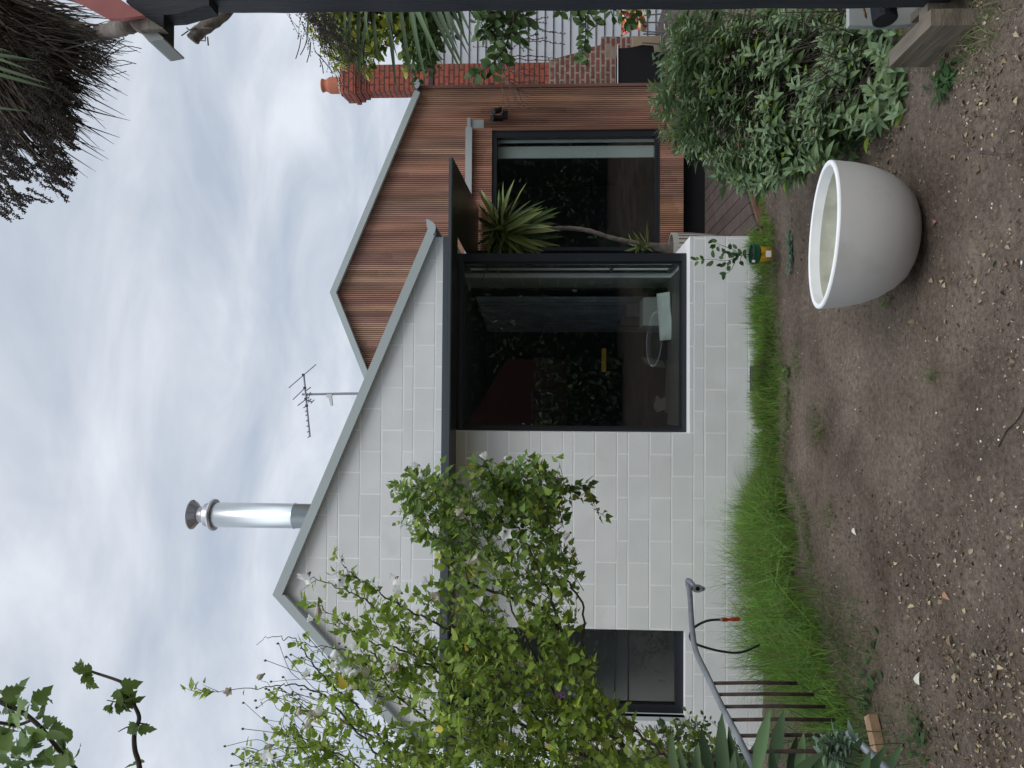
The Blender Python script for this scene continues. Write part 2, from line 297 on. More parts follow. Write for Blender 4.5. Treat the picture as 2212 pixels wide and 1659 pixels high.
def inpoly(p, q, poly):
    c = False; j = len(poly)-1
    for i in range(len(poly)):
        (a, b), (d, e_) = poly[i], poly[j]
        if (b > q) != (e_ > q) and p < (d-a)*(q-b)/(e_-b+1e-9)+a: c = not c
        j = i
    return c
def sample(poly, n, rng=RNG):
    ps = [x[0] for x in poly]; qs = [x[1] for x in poly]; o = []
    while len(o) < n:
        p, q = rng.uniform(min(ps), max(ps)), rng.uniform(min(qs), max(qs))
        if inpoly(p, q, poly): o.append((p, q))
    return o
def rnd3(n, s=1.0): return RNG.normal(0, s, (n, 3))
def spline(pts, k=6):
    pts = [np.array(p, float) for p in pts]; o = []
    for i in range(len(pts)-1):
        a, b, c_, d = pts[max(i-1, 0)], pts[i], pts[i+1], pts[min(i+2, len(pts)-1)]
        for j in range(k):
            t = j/k; o.append(0.5*((2*b)+(-a+c_)*t+(2*a-5*b+4*c_-d)*t*t+(-a+3*b-3*c_+d)*t**3))
    o.append(pts[-1]); return o
class Leaves:
    def __init__(s): s.p = []; s.a = []; s.n = []; s.s = []; s.c = []
    def put(s, p, a, n, sc, c): s.p.append(p); s.a.append(a); s.n.append(n); s.s.append(sc); s.c.append(c)
    def build(s, name, T, mt, parent=None, smooth=True):
        return inst_mesh(name, T[0], T[1], np.array(s.p), frames(np.array(s.a), np.array(s.n)), s.s, np.array(s.c), mt, parent, smooth)
def mixc(a, b, t): return tuple(a[i]*(1-t)+b[i]*t for i in range(3))
def jit(c, v=0.25):
    k = math.exp(random.gauss(0, v)); return (c[0]*k*random.uniform(0.93, 1.07), c[1]*k, c[2]*k*random.uniform(0.9, 1.1))
# value noise
def vnoise(x, y, seed=0):
    r = np.random.default_rng(seed).random((256, 256)); xi = np.floor(x).astype(int); yi = np.floor(y).astype(int); fx = x-xi; fy = y-yi
    fx = fx*fx*(3-2*fx); fy = fy*fy*(3-2*fy); g = lambda a, b: r[a % 256, b % 256]
    return (g(xi, yi)*(1-fx)+g(xi+1, yi)*fx)*(1-fy)+(g(xi, yi+1)*(1-fx)+g(xi+1, yi+1)*fx)*fy
def fbm(x, y, sc, oc=4, seed=0):
    s = 0; a = 1; t = 0
    for i in range(oc): s = s+a*vnoise(x*sc*2**i+31*i, y*sc*2**i+17*i, seed+i); t += a; a *= 0.5
    return s/t-0.5
def gz(x, y):
    x = np.asarray(x, float); y = np.asarray(y, float); s = np.clip((y-5.6)/1.4, 0, 1)
    near = np.exp(-((np.maximum(np.abs(x)-4, 0))**2+(np.maximum(np.abs(y-4)-4, 0))**2)/4)
    h = -0.06*s*s*(3-2*s)+near*(0.05*fbm(x, y, 0.9, 3, 3)+0.05*fbm(x, y, 5, 5, 9)*(1.2-0.7*s)+0.022*np.maximum(fbm(x, y, 16, 3, 41), 0.02))
    rut = 0.03*np.exp(-((y-3.55-0.1*np.sin(x*3))/0.08)**2)*np.clip(1-np.abs(x+0.6)/1.5, 0, 1)
    return h-rut*0.5
# ------------------------------------------------------------------ ground
Y0 = 7.08
def axis_lines(lo, hi, step, far):
    core = np.arange(lo, hi+1e-6, step); a = lo-np.geomspace(step*2, far, 26); b = hi+np.geomspace(step*2, far, 26); return np.concatenate([a[::-1], core, b])
xs = axis_lines(-3.4, 3.2, 0.022, 90); ys = axis_lines(2.6, 7.3, 0.020, 120)
X, Y = np.meshgrid(xs, ys); Z = gz(X, Y); nx, ny = len(xs), len(ys)
me = bpy.data.meshes.new('ground'); me.vertices.add(nx*ny); me.vertices.foreach_set('co', np.stack([X, Y, Z], -1).astype(np.float32).ravel())
i = np.arange(nx*ny).reshape(ny, nx); qd = np.stack([i[:-1, :-1], i[:-1, 1:], i[1:, 1:], i[1:, :-1]], -1).reshape(-1, 4)
me.loops.add(qd.size); me.loops.foreach_set('vertex_index', qd.astype(np.int32).ravel()); me.polygons.add(len(qd)); me.polygons.foreach_set('loop_start', np.arange(0, qd.size, 4, dtype=np.int32)); me.polygons.foreach_set('use_smooth', [True]*len(qd)); me.update(calc_edges=True)
def dirtmat():
    m = bpy.data.materials.new('garden_soil'); m.use_nodes = True; t = m.node_tree; b = t.nodes['Principled BSDF']; b.inputs['Roughness'].default_value = 0.95; b.inputs['Specular IOR Level'].default_value = 0.15
    co = nd(t, 'ShaderNodeTexCoord').outputs['Object']
    def no(s, d=6, r=0.55):
        n = nd(t, 'ShaderNodeTexNoise'); n.inputs['Scale'].default_value = s; n.inputs['Detail'].default_value = d; n.inputs['Roughness'].default_value = r; t.links.new(co, n.inputs['Vector']); return n.outputs[0]
    r1 = nd(t, 'ShaderNodeValToRGB'); t.links.new(no(1.6), r1.inputs[0]); e = r1.color_ramp.elements
    e[0].position = 0.30; e[0].color = (0.138, 0.103, 0.078, 1); e[1].position = 0.70; e[1].color = (0.295, 0.235, 0.182, 1)
    r2 = nd(t, 'ShaderNodeMapRange'); t.links.new(no(34, 8, 0.7), r2.inputs[0]); r2.inputs[1].default_value = 0.3; r2.inputs[2].default_value = 0.7; r2.inputs[3].default_value = 0.5; r2.inputs[4].default_value = 1.42
    v = nd(t, 'ShaderNodeVectorMath', operation='SCALE'); t.links.new(r1.outputs[0], v.inputs[0]); t.links.new(r2.outputs[0], v.inputs['Scale'])
    vo = nd(t, 'ShaderNodeTexVoronoi'); vo.inputs['Scale'].default_value = 55; t.links.new(co, vo.inputs['Vector'])
    r3 = nd(t, 'ShaderNodeMapRange'); t.links.new(vo.outputs[0], r3.inputs[0]); r3.inputs[1].default_value = 0.05; r3.inputs[2].default_value = 0.13; r3.inputs[3].default_value = 1; r3.inputs[4].default_value = 0
    sel = nd(t, 'ShaderNodeMath', operation='GREATER_THAN'); sel.inputs[1].default_value = 0.86; sx = nd(t, 'ShaderNodeSeparateXYZ'); t.links.new(vo.outputs[1], sx.inputs[0]); t.links.new(sx.outputs[0], sel.inputs[0])
    mu = nd(t, 'ShaderNodeMath', operation='MULTIPLY'); t.links.new(sel.outputs[0], mu.inputs[0]); t.links.new(r3.outputs[0], mu.inputs[1])
    mm = nd(t, 'ShaderNodeMix', data_type='RGBA'); t.links.new(mu.outputs[0], mm.inputs[0]); t.links.new(v.outputs[0], mm.inputs[6]); mm.inputs[7].default_value = (0.32, 0.27, 0.22, 1); t.links.new(mm.outputs[2], b.inputs['Base Color'])
    s = nd(t, 'ShaderNodeMath', operation='ADD'); t.links.new(no(22, 8, 0.7), s.inputs[0]); t.links.new(no(90, 6, 0.7), s.inputs[1])
    bb = nd(t, 'ShaderNodeBump'); bb.inputs['Strength'].default_value = 1.0; bb.inputs['Distance'].default_value = 0.03; t.links.new(s.outputs[0], bb.inputs['Height']); t.links.new(bb.outputs[0], b.inputs['Normal'])
    return m
me.materials.append(dirtmat()); ground = link('ground', me); struct(ground)
# ------------------------------------------------------------------ white block house
def wx(q, p=1300, Y=Y0): return float(P(p, q, Y)[0])
def wz(p, q=900, Y=Y0): return float(P(p, q, Y)[2])
Xr = wx(511); Xl = wx(1618); Xw0, Xw1 = wx(933.5), wx(547, 1300, 7.24); Xs0, Xs1 = wx(1545), wx(1359)
zsill = wz(1490, 720); zhead = wz(975, 720); zs_sill = wz(1480, 1450)
ap = P(607, 1284, Y0); er = P(935, 511, Y0); el = P(905, 1618, Y0); zb = -0.4
house = thing('white_block_house', 'low white painted block house with a lopsided gable, black framed windows and a steel flue', 'house', ((Xl+Xr)/2, Y0, 0))
gable = [(Xl, zb), (Xr, zb), (Xr, er[2]), (ap[0], ap[2]), (Xl, el[2])]
def clip(poly, a, b, c):  # keep a*x+b*z<=c
    o = []
    for i in range(len(poly)):
        p, q = poly[i], poly[(i+1) % len(poly)]; dp = a*p[0]+b*p[1]-c; dq = a*q[0]+b*q[1]-c
        if dp <= 0: o.append(p)
        if (dp < 0 < dq) or (dq < 0 < dp): t = dp/(dp-dq); o.append((p[0]+t*(q[0]-p[0]), p[1]+t*(q[1]-p[1])))
    return o
def cliprect(poly, x0, x1, z0, z1):
    for a, b, c in ((-1, 0, -x0), (1, 0, x1), (0, -1, -z0), (0, 1, z1)):
        poly = clip(poly, a, b, c)
        if len(poly) < 3: return []
    return poly
def area(poly): return abs(sum(poly[i][0]*poly[(i+1) % len(poly)][1]-poly[(i+1) % len(poly)][0]*poly[i][1] for i in range(len(poly))))/2
opens = [(Xw0, Xr+1, zsill, zhead), (Xs0, Xs1, zs_sill, zhead)]
mb = MB()
edges = [(Xl, Xs0, None), (Xs0, Xs1, 1), (Xs1, Xw0, None), (Xw0, Xr, 0)]
for x0, x1, k in edges:
    if k is None: segs = [(zb, 9)]
    else: segs = [(zb, opens[k][2]), (opens[k][3], 9)]
    for z0, z1 in segs:
        pl = cliprect(gable, x0, x1, z0, z1)
        if pl: mb.prism([(x, Y0, z) for x, z in pl], (0, 0.16 if (k == 0 and z0 == zb) else 0.2, 0), 1)
# blocks laid over the mortar bed, one shade each
zr0 = wz(1497.6, 1210); H = [2, 1, 2, 2, 2, 1, 2, 2, 1, 2, 2, 2, 1, 2, 1, 2, 2, 1, 2, 2, 2]   # upward from p=1497.6 reversed below
uph = [2, 2, 2, 1, 2, 2, 1, 2, 1, 2, 2, 2, 1, 2, 2, 1, 2, 2, 2, 1, 2, 2, 2]; dnh = [1, 2, 2, 2, 2]
rows = []; z = zr0
unit_h = (wz(1005, 1210)-zr0)/21
for k, h in enumerate(uph): rows.append((z, z+h*unit_h, k % 2)); z += h*unit_h
z = zr0
for k, h in enumerate(dnh): rows.append((z-h*unit_h, z, (k+1) % 2)); z -= h*unit_h
bl = 4*unit_h
def subtract(rc, op):
    x0, x1, z0, z1 = rc; a0, a1, b0, b1 = op
    if a0 >= x1 or a1 <= x0 or b0 >= z1 or b1 <= z0: return [rc]
    o = []
    if x0 < a0: o.append((x0, a0, z0, z1))
    if x1 > a1: o.append((a1, x1, z0, z1))
    xa, xb = max(x0, a0), min(x1, a1)
    if z0 < b0: o.append((xa, xb, z0, b0))
    if z1 > b1: o.append((xa, xb, b1, z1))
    return o
J = 0.0065
for z0, z1, par in rows:
    x = Xw0-14*bl-(bl/2 if par else 0)
    while x < Xr:
        tone = 1+random.gauss(0, 0.022); cc = (tone, tone*random.uniform(0.995, 1.005), tone*random.uniform(0.99, 1.005))
        j1, j2, j3, j4 = (J+random.gauss(0, 0.0011) for _ in range(4)); rs = [(x+j1, min(x+bl-j2, Xr), z0+j3, z1-j4)]
        for op in opens: rs = [r for rc in rs for r in subtract(rc, op)]
        for rc in rs:
            pl = cliprect(gable, *rc)
            if pl and area(pl) > 1e-5: mb.prism([(a, Y0-0.0028, b) for a, b in pl], (0, 0.0022, 0), 0, cc)
        x += bl
mb.build('wall', ['block', 'mortar'], house)
mb = MB()
# side wall: sill part, pier and rest, lintel above
ysd = 8.15
mb.box((Xr-0.2, Y0+0.16, zb), (Xr, 9.15, zsill)); mb.box((Xr-0.2, ysd, zsill), (Xr, 9.15, er[2])); mb.box((Xr-0.2, Y0+0.2, zhead), (Xr, ysd, er[2]))
mb.build('side_wall', 'mortar', house); mb = MB(); mb.box((Xl, Y0+0.2, zb), (Xl+0.2, 11.4, el[2])); mb.build('side_wall', 'mortar', house)
# roof with barge boards and right gutter
tip = P(590, 1284, 7.02); ro = P(925, 495, 7.02); lo = P(893, 1622, 7.02); ap2 = P(612, 1284, 7.02)
def barge(a, b, th, y0, y1, name, par, mt):
    d = unit(np.array(b)-np.array(a)); n = np.array([d[2], 0, -d[0]]);
    if n[2] > 0: n = -n
    mb = MB(); off = n*th; a2 = np.array(a)+np.array([0, 0, -th/abs(n[2])*1.0]); b2 = np.array(b)+off
    mb.prism([(a[0], y0, a[2]), (b[0], y0, b[2]), (b2[0], y0, b2[2]), (a2[0], y0, a2[2])], (0, y1-y0, 0)); o = mb.build(name, mt, par)
    return d, n
dr, nr = barge(tip, ro, 0.082, 7.0, 7.05, 'barge_board', house, 'barge'); dl, nl = barge(tip, lo, 0.082, 7.0, 7.05, 'barge_board', house, 'barge')
mb = MB()
for a, b, n in ((tip, ro, nr), (tip, lo, nl)):
    a_ = a+n*0.012; b_ = b+n*0.012; a2 = a+np.array([0, 0, -0.075]); b2 = b+n*0.06
    mb.prism([(a_[0], 7.05, a_[2]), (b_[0], 7.05, b_[2]), (b2[0], 7.05, b2[2]), (a2[0], 7.05, a2[2])], (0, 4.6, 0))
roof = mb.build('roof', 'roof', house)
c4 = lambda x, y: (899.7+x*0.13227, 438.9+y*0.13227)
gp = [P(*c4(*a), 6.99) for a in ((155, 255), (185, 262), (235, 285), (275, 318), (302, 352), (315, 395), (308, 445), (290, 490), (268, 520), (168, 395))]
mb = MB(); mb.prism(gp, (0, 0.012, 0)); back = [p+np.array([0, 0.012, 0]) for p in gp]
mb.prism(back, (0, 2.1, 0), 1); mb.build('gutter', ['barge2', 'slate'], house)
mb = MB(); mb.box((Xr-0.02, 7.03, er[2]-0.01), (gp[5][0]-0.02, 9.1, er[2]+0.015)); mb.build('eave_soffit', 'slate', house)
# awning: thin dark steel slab, shallow over the front, deep beyond the corner
ya = 6.66; za0 = wz(975, 700, ya); za1 = wz(966.5, 700, ya)
A = P(970.5, 340, ya); B = P(1030, 450, 9.16); xa0 = wx(1655, 970, ya)
mb = MB(); pl = [(xa0, ya), (A[0], ya), (B[0]-0.0, 9.16), (Xr+0.005, 9.16), (Xr+0.005, Y0-0.006), (xa0, Y0-0.006)]
mb.prism([(x, y, za0) for x, y in pl[:4]]+[(Xr+0.005, ya, za0)][0:0]+[(x, y, za0) for x, y in pl[4:]], (0, 0, 0.008), 1)
mb.box((xa0, ya, za0+0.010), (A[0], ya+0.03, za1), 0)
mb.prism([(A[0]-0.012, ya+0.03, za0+0.010), (A[0], ya+0.03, za0+0.010), (B[0], 9.16, za0+0.010), (B[0]-0.012, 9.16, za0+0.010)], (0, 0, za1-za0-0.01), 0)
mb.box((xa0, ya+0.03, za0+0.010), (A[0]-0.3, Y0-0.008, za1-0.006), 0)
aw = mb.build('awning', ['slate', 'soffit'], house)
mb = MB(); mb.box((Xl, Y0-0.03, wz(967, 700)), (Xr, Y0-0.004, wz(956.5, 700))); mb.build('awning_flashing', 'slate', house)
mb = MB(); mb.box((Xl-0.01, Y0+0.02, zhead), (Xr-0.15, Y0+0.25, zhead+0.02)); mb.build('lintel', 'charcoal', house)
# windows
def frame(x0, x1, z0, z1, y, tx, tzb, tzt, d, mt='charcoal', bars=()):
    mb = MB(); mb.box((x0, y, z0), (x0+tx[0], y+d, z1)); mb.box((x1-tx[1], y, z0), (x1, y+d, z1)); mb.box((x0+tx[0], y+0.002, z0), (x1-tx[1], y+d-0.002, z0+tzb)); mb.box((x0+tx[0], y+0.002, z1-tzt), (x1-tx[1], y+d-0.002, z1))
    for ax, c, wd in bars:
        if ax == 'z': mb.box((x0+tx[0], y+0.006, c-wd/2), (x1-tx[1], y+d-0.01, c+wd/2))
        else: mb.box((c-wd/2, y+0.006, z0+tzb), (c+wd/2, y+d-0.01, z1-tzt))
    return mb
yf = 7.24
win = frame(Xw0+0.002, Xw1, zsill+0.003, zhead-0.004, yf, (0.03, 0.075), 0.042, 0.09, 0.09)
# inner step of the frame
win.box((Xw0+0.032, yf+0.03, zsill+0.045), (Xw0+0.05, yf+0.08, zhead-0.1)); win.box((Xw1-0.092, yf+0.03, zsill+0.045), (Xw1-0.075, yf+0.08, zhead-0.1)); win.box((Xw0+0.05, yf+0.03, zsill+0.045), (Xw1-0.092, yf+0.08, zsill+0.06))
fo = win.build('corner_window', 'charcoal', house)
mb = MB(); mb.box((Xw0+0.045, yf+0.05, zsill+0.055), (Xw1-0.088, yf+0.056, zhead-0.094)); mb.build('pane', 'glass', fo)
mb = MB()   # side leaf of the corner window
for y0, y1 in ((yf+0.09, yf+0.13), (ysd-0.05, ysd-0.002), (7.80, 7.84)): mb.box((Xw1-0.035, y0, zsill+0.003), (Xw1-0.008, y1, zhead-0.004))
mb.box((Xw1-0.034, yf+0.13, zsill+0.003), (Xw1-0.009, ysd-0.05, zsill+0.05)); mb.box((Xw1-0.034, yf+0.13, zhead-0.08), (Xw1-0.009, ysd-0.05, zhead-0.004)); mb.box((Xw1-0.033, 7.84, wz(1325, 580, 7.9)), (Xw1-0.009, ysd-0.05, wz(1325, 580, 7.9)+0.03))
sf = mb.build('side_window', 'charcoal', house)
mb = MB(); mb.box((Xw1-0.024, yf+0.13, zsill+0.05), (Xw1-0.018, ysd-0.05, zhead-0.08)); mb.build('pane', 'glass', sf)
zt1, zt2 = wz(1328, 1450, 7.2), wz(1357, 1450, 7.2)
w2 = frame(Xs0+0.003, Xs1-0.003, zs_sill+0.003, zhead-0.004, 7.16, (0.075, 0.03), 0.07, 0.08, 0.08, bars=(('z', zt1, 0.012), ('z', zt2, 0.012)))
f2 = w2.build('narrow_window', 'charcoal', house); mb = MB(); mb.box((Xs0+0.07, 7.20, zs_sill+0.06), (Xs1-0.028, 7.206, zhead-0.08)); mb.build('pane', 'glass', f2)
mb = MB(); mb.box((Xs0-0.035, Y0-0.008, zs_sill), (Xs0, Y0+0.06, zhead)); mb.build('window_reveal', 'barge2', house)
# floor vent grille
vz = wz(1619, 820); mb = MB(); vx0, vx1 = wx(845, 1625), wx(790, 1625)
mb.box((vx0, Y0-0.006, vz-0.09), (vx1, Y0-0.003, vz), 0)
for k in range(17): xx = vx0+(vx1-vx0)*k/16; mb.box((xx-0.0025, Y0-0.014, vz-0.09), (xx+0.0025, Y0-0.007, vz), 1)
for k in range(8): zz_ = vz-0.09*k/7; mb.box((vx0, Y0-0.020, zz_-0.0025), (vx1, Y0-0.0142, zz_+0.0025), 1)
mb.build('vent_grille', ['black', 'galv'], house)
# flue
fy = 8.0; fc = P(600, 1114, fy); fr = 0.5*(1142-1088)/F*fy
mb = MB(); zt = P(462, 1114, fy)[2]; zl = P(690, 1114, fy)[2]
mb.lathe([(fr*0.99, zl-0.4), (fr*0.99, P(638, 1114, fy)[2]), (fr*1.04, P(637.5, 1114, fy)[2]), (fr*1.04, P(635.5, 1114, fy)[2]), (fr, P(635, 1114, fy)[2]), (fr, zt)], (fc[0], fy, 0)); fl = mb.build('flue', 'steel', house, smooth=False)
for p_ in fl.data.polygons: p_.use_smooth = True
mb = MB(); h = lambda p: P(p, 1114, fy)[2]
R1 = 0.5*70/F*fy
mb.lathe([(fr, h(464)), (R1*0.97, h(465)), (R1, h(461)), (R1*0.92, h(457)), (fr*1.02, h(455)), (fr*0.95, h(448)), (fr*0.9, h(444)), (fr*0.66, h(440)), (fr*0.62, h(434)), (fr*0.60, h(428)), (fr*0.66, h(427)), (fr*0.64, h(425))], (fc[0], fy, 0)); mb.build('flue_collar', 'dullsteel', fl, smooth=False)
mb = MB(); R2 = 0.5*65/F*fy; mb.lathe([(fr*0.1, h(430)), (fr*0.66, h(429)), (fr*0.72, h(428)), (R2*0.985, h(416.5)), (R2, h(414.5)), (R2*0.9, h(412)), (0.001, h(409))], (fc[0], fy, 0))
for k in range(10):
    th = 2*math.pi*k/10; mb.tube([(fc[0]+fr*0.70*math.cos(th), fy+fr*0.70*math.sin(th), h(428.5)), (fc[0]+R2*0.97*math.cos(th), fy+R2*0.97*math.sin(th), h(417.3))], 0.0035, 4)
mb.build('flue_cap', 'dullsteel', fl, smooth=False)
# inside of the white house
zc = zhead+0.02; mb = MB()
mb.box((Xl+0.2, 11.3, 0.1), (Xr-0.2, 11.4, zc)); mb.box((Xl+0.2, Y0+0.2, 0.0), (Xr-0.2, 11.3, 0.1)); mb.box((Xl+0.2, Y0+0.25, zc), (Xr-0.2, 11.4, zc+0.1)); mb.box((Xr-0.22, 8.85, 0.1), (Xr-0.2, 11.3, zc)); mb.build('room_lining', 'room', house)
mb = MB(); zz_ = zsill
for k in range(14):
    hgt = 2*unit_h; mb.box((Xr-0.206, ysd, zz_+0.004), (Xr-0.2005, 8.84, zz_+hgt-0.004)); zz_ += hgt
    if zz_ > zhead: break
mb.box((Xr-0.212, Y0+0.36, zsill-0.2), (Xr-0.2005, ysd-0.01, zsill+0.004)); mb.build('inside_pier_blocks', 'roomwhite', house)
mb = MB()
def folds(x0, y0, x1, y1, z0, z1, amp, nf):
    k = nf*8; d = np.array([x1-x0, y1-y0]); n = np.array([-d[1], d[0]])/np.linalg.norm(d); vs = []
    for i in range(k+1):
        t = i/k; a = amp*math.sin(t*nf*2*math.pi)*(0.7+0.3*math.sin(i*1.7)); x, y = x0+d[0]*t+n[0]*a, y0+d[1]*t+n[1]*a; vs += [(x, y, z0), (x, y, z1)]
    vs2 = [(v[0]+n[0]*0.004, v[1]+n[1]*0.004, v[2]) for v in vs]; m_ = len(vs)
    return vs+vs2, [(2*i, 2*i+2, 2*i+3, 2*i+1) for i in range(k)]+[(m_+2*i+1, m_+2*i+3, m_+2*i+2, m_+2*i) for i in range(k)]
cur = thing('window_curtain', 'long dark grey curtain hanging in folds behind the corner window', 'curtain', (Xr-0.35, 9.3, 0.1))
mb = MB(); mb.add(*folds(Xr-0.30, 8.9, Xr-0.52, 10.9, 0.14, zhead-0.05, 0.035, 13)); mb.build('drape', 'curtain', cur, smooth=True)
mb = MB(); mb.tube([(Xr-0.30, 8.88, zhead-0.03), (Xr-0.52, 10.95, zhead-0.03)], 0.012, 8); mb.build('curtain_rail', 'charcoal', cur)
seat = thing('indoor_bench', 'wide grey bench running along the inside of the corner window', 'bench', (0.4, 7.8, 0.1))
zse = zsill+0.03; mb = MB(); mb.box((Xw0+0.05, 7.36, zse-0.05), (Xr-0.23, 8.20, zse)); mb.build('bench_top', 'seat', seat); mb = MB(); mb.box((Xw0+0.1, 7.9, 0.1), (Xr-0.25, 8.1, zse-0.05)); mb.build('bench_base', 'room', seat)
ci = lambda x, y: (1261.8+x*0.2316, 548.6+y*0.2316)
def inbox(name, label, cat, x0, x1, y0, y1, Yd, dep, mt, zbase=None, rot=0):
    a = P(*ci(x0, y0), Yd); b = P(*ci(x1, y1), Yd); mb = MB(); z0 = b[2] if zbase is None else zbase; xa, xb = min(a[0], b[0]), max(a[0], b[0]); r = 0.008
    mb.prism([(xa+r, Yd, z0), (xb-r, Yd, z0), (xb, Yd, z0+r), (xb, Yd, a[2]-r), (xb-r, Yd, a[2]), (xa+r, Yd, a[2]), (xa, Yd, a[2]-r), (xa, Yd, z0+r)], (0, dep, 0)); o = mb.build(name, mt); tag(o, label, cat); return o
inbox('storage_box', 'large pale green storage box standing behind the white pillow inside the window', 'box', 550, 715, 405, 668, 8.30, 0.3, 'whitebox', 0.1)
inbox('storage_box', 'small dark grey box perched left of the dark curtain inside the window', 'box', 400, 542, 470, 585, 8.75, 0.2, 'greybox', None)
inbox('framed_picture', 'narrow pale framed picture on the far room wall beside the curtain', 'picture', 25, 340, 497, 525, 11.26, 0.02, 'roomwhite')
inbox('yellow_tool', 'yellow plastic stick lying level in the dark room behind the glass', 'tool', 165, 205, 880, 1100, 8.9, 0.04, 'yellow')
inbox('side_table', 'narrow dark side table in the room behind the white pillow', 'table', 340, 470, 590, 662, 9.2, 0.3, 'greybox', 0.1)
pc = P(*ci(728, 582), 8.02); pil = thing('white_pillow', 'rumpled white pillow resting on the back edge of the indoor bench', 'pillow', (pc[0], 8.02, zse))
mb = MB(); n_ = 18; hw = 0.5*440*0.2316/F*8.02
for sgn in (1, -1):
    vs = []; fs = []
    for a in range(n_+1):
        for b in range(n_+1):
            u, v = 2*a/n_-1, 2*b/n_-1; t = 0.05*((1-u**4)*(1-v**4))**0.5*(1+0.2*math.sin(7*u+3*v)); vs.append((pc[0]+u*hw, 8.02+v*0.12*0.6-sgn*t, zse+0.055+v*0.058+0.018*u))
    fs = [(a*(n_+1)+b, a*(n_+1)+b+1, (a+1)*(n_+1)+b+1, (a+1)*(n_+1)+b) for a in range(n_) for b in range(n_)]; mb.add(vs, fs)
mb.build('pillow_body', 'linen', pil, smooth=True)
ch = thing('lounge_chair', 'beige cushioned low chair in the dark room left of the pillow', 'chair', (-0.1, 8.7, 0.1))
mb = MB(); bx_ = P(*ci(700, 1230), 8.7)
mb.prism([(bx_[0]-0.32, 8.6, 0.35), (bx_[0]+0.28, 8.6, 0.35), (bx_[0]+0.32, 8.6, 0.5), (bx_[0]-0.3, 8.6, 0.52)], (0, 0.5, 0)); mb.build('seat', 'beige', ch)
mb = MB(); pts = [P(*ci(*a), 8.95) for a in ((540, 960), (640, 975), (740, 1000), (760, 1060), (650, 1050), (580, 1025))]; mb.prism(pts, (0, 0.08, 0)); mb.build('backrest', 'beige', ch)
mb = MB(); pts = [P(*ci(*a), 8.6) for a in ((690, 1320), (720, 1365), (765, 1330), (765, 1450), (690, 1475), (662, 1440), (660, 1400))]; mb.prism(pts, (0, 0.12, 0)); mb.build('armrest', 'beige', ch)
for sx in (-0.27, 0.25):
    for sy in (0, 0.45): mb = MB(); mb.tube([(bx_[0]+sx, 8.62+sy, 0.1), (bx_[0]+sx, 8.62+sy, 0.36)], 0.015, 6); mb.build('leg', 'charcoal', ch)
# ------------------------------------------------------------------ timber clad house behind
YM, YB = 9.6, 9.2
th = thing('timber_batten_house', 'red brown timber battened house with a grey edged gable rising behind the white block house', 'house', (2.6, YM, 0))
tap = P(713, 632, YM); ter = P(893, 196, YM); tll = P(795, 838, YM); Xtr = float(P(1150, 190, YM)[0]); 
def battens(poly, y, pitch, gap, mbk, col_seed=0, depth=0.014, boards=0.07, xs0=None):
    rs = random.Random(col_seed); x0 = min(p[0] for p in poly) if xs0 is None else xs0; x1 = max(p[0] for p in poly); z0 = min(p[1] for p in poly); z1 = max(p[1] for p in poly)
    x = x0; bc = None; k = 0; xmin = min(p[0] for p in poly)
    while x < x1:
        if k % 3 == 0:
            t = math.exp(rs.gauss(0, 0.13)); bc = (t, t*rs.uniform(0.93, 1.07), t*rs.uniform(0.9, 1.08))
            if rs.random() < 0.05: bc = (1.2, 1.3, 1.15)
        # boards have butt joints at random heights
        zs = [z0]+sorted(rs.uniform(z0, z1) for _ in range(1 if k % 3 == 0 and rs.random() < 0.5 else 0))+[z1]
        if k % 3 == 0: zj = zs
        cc0 = bc; t = math.exp(rs.gauss(0, 0.07))
        for j in range(len(zj)-1):
            f_ = 1 if j == 0 else 0.82; pl = cliprect(poly, x, min(x+pitch-gap, x1), zj[j], zj[j+1])
            if x > xmin-pitch and pl and area(pl) > 1e-5: mbk.prism([(a, y-depth, b) for a, b in pl], (0, depth, 0), 0, tuple(c*t*f_ for c in cc0))
        x += pitch; k += 1
zfl = P(1476, 400, YB)[2]
dz = 0.10
poly_up = [(Xr-0.35-2.2, 3.0), (Xr-0.01, 3.0), (Xr-0.01, 2.75), (Xtr, 2.75), (Xtr, ter[2]-0.03), (tap[0], tap[2]-dz), (tll[0]-1.6, tap[2]-dz-(tap[0]-tll[0]+1.6)*0.405)]
xb1_ = float(P(1200, 281, YB)[0])+0.0; poly_lo = [(xb1_, zfl-0.3), (Xtr, zfl-0.3), (Xtr, 2.75), (xb1_, 2.75)]
mb = MB(); battens(poly_up, YM, 0.0245, 0.0080, mb, 1); battens(poly_lo, YM, 0.0245, 0.0080, mb, 1, xs0=min(p[0] for p in poly_up))
for pl in (poly_up, poly_lo): mb.prism([(a, YM, b) for a, b in pl], (0, 0.12, 0), 1)
mb.build('wall', ['slat', 'slatback'], th)
mb = MB(); mb.box((Xtr-0.001, YM-0.03, -0.1), (Xtr+0.035, YM+0.12, ter[2]-0.0)); mb.build('corner_stop', 'stud', th)
mb = MB(); mb.box((Xtr+0.036, YM+0.02, -0.1), (Xtr+0.04, YM+3.2, ter[2]-0.05)); mb.build('side_wall', 'slatback', th)
barge(P(713, 632, 9.52), P(896, 196, 9.52), 0.075, 9.50, 9.56, 'barge_board', th, 'barge'); barge(P(713, 632, 9.52), P(795, 838, 9.52)+np.array([-1.2, 0, -0.5]), 0.075, 9.50, 9.56, 'barge_board', th, 'barge')
mb = MB(); a = P(713, 632, 9.56); 
for b in (P(896, 196, 9.56), P(795, 838, 9.56)+np.array([-1.2, 0, -0.5])): mb.prism([(a[0], 9.56, a[2]-0.012), (b[0], 9.56, b[2]-0.012), (b[0], 9.56, b[2]-0.06), (a[0], 9.56, a[2]-0.06)], (0, 3.6, 0))
mb.build('roof', 'roof', th)
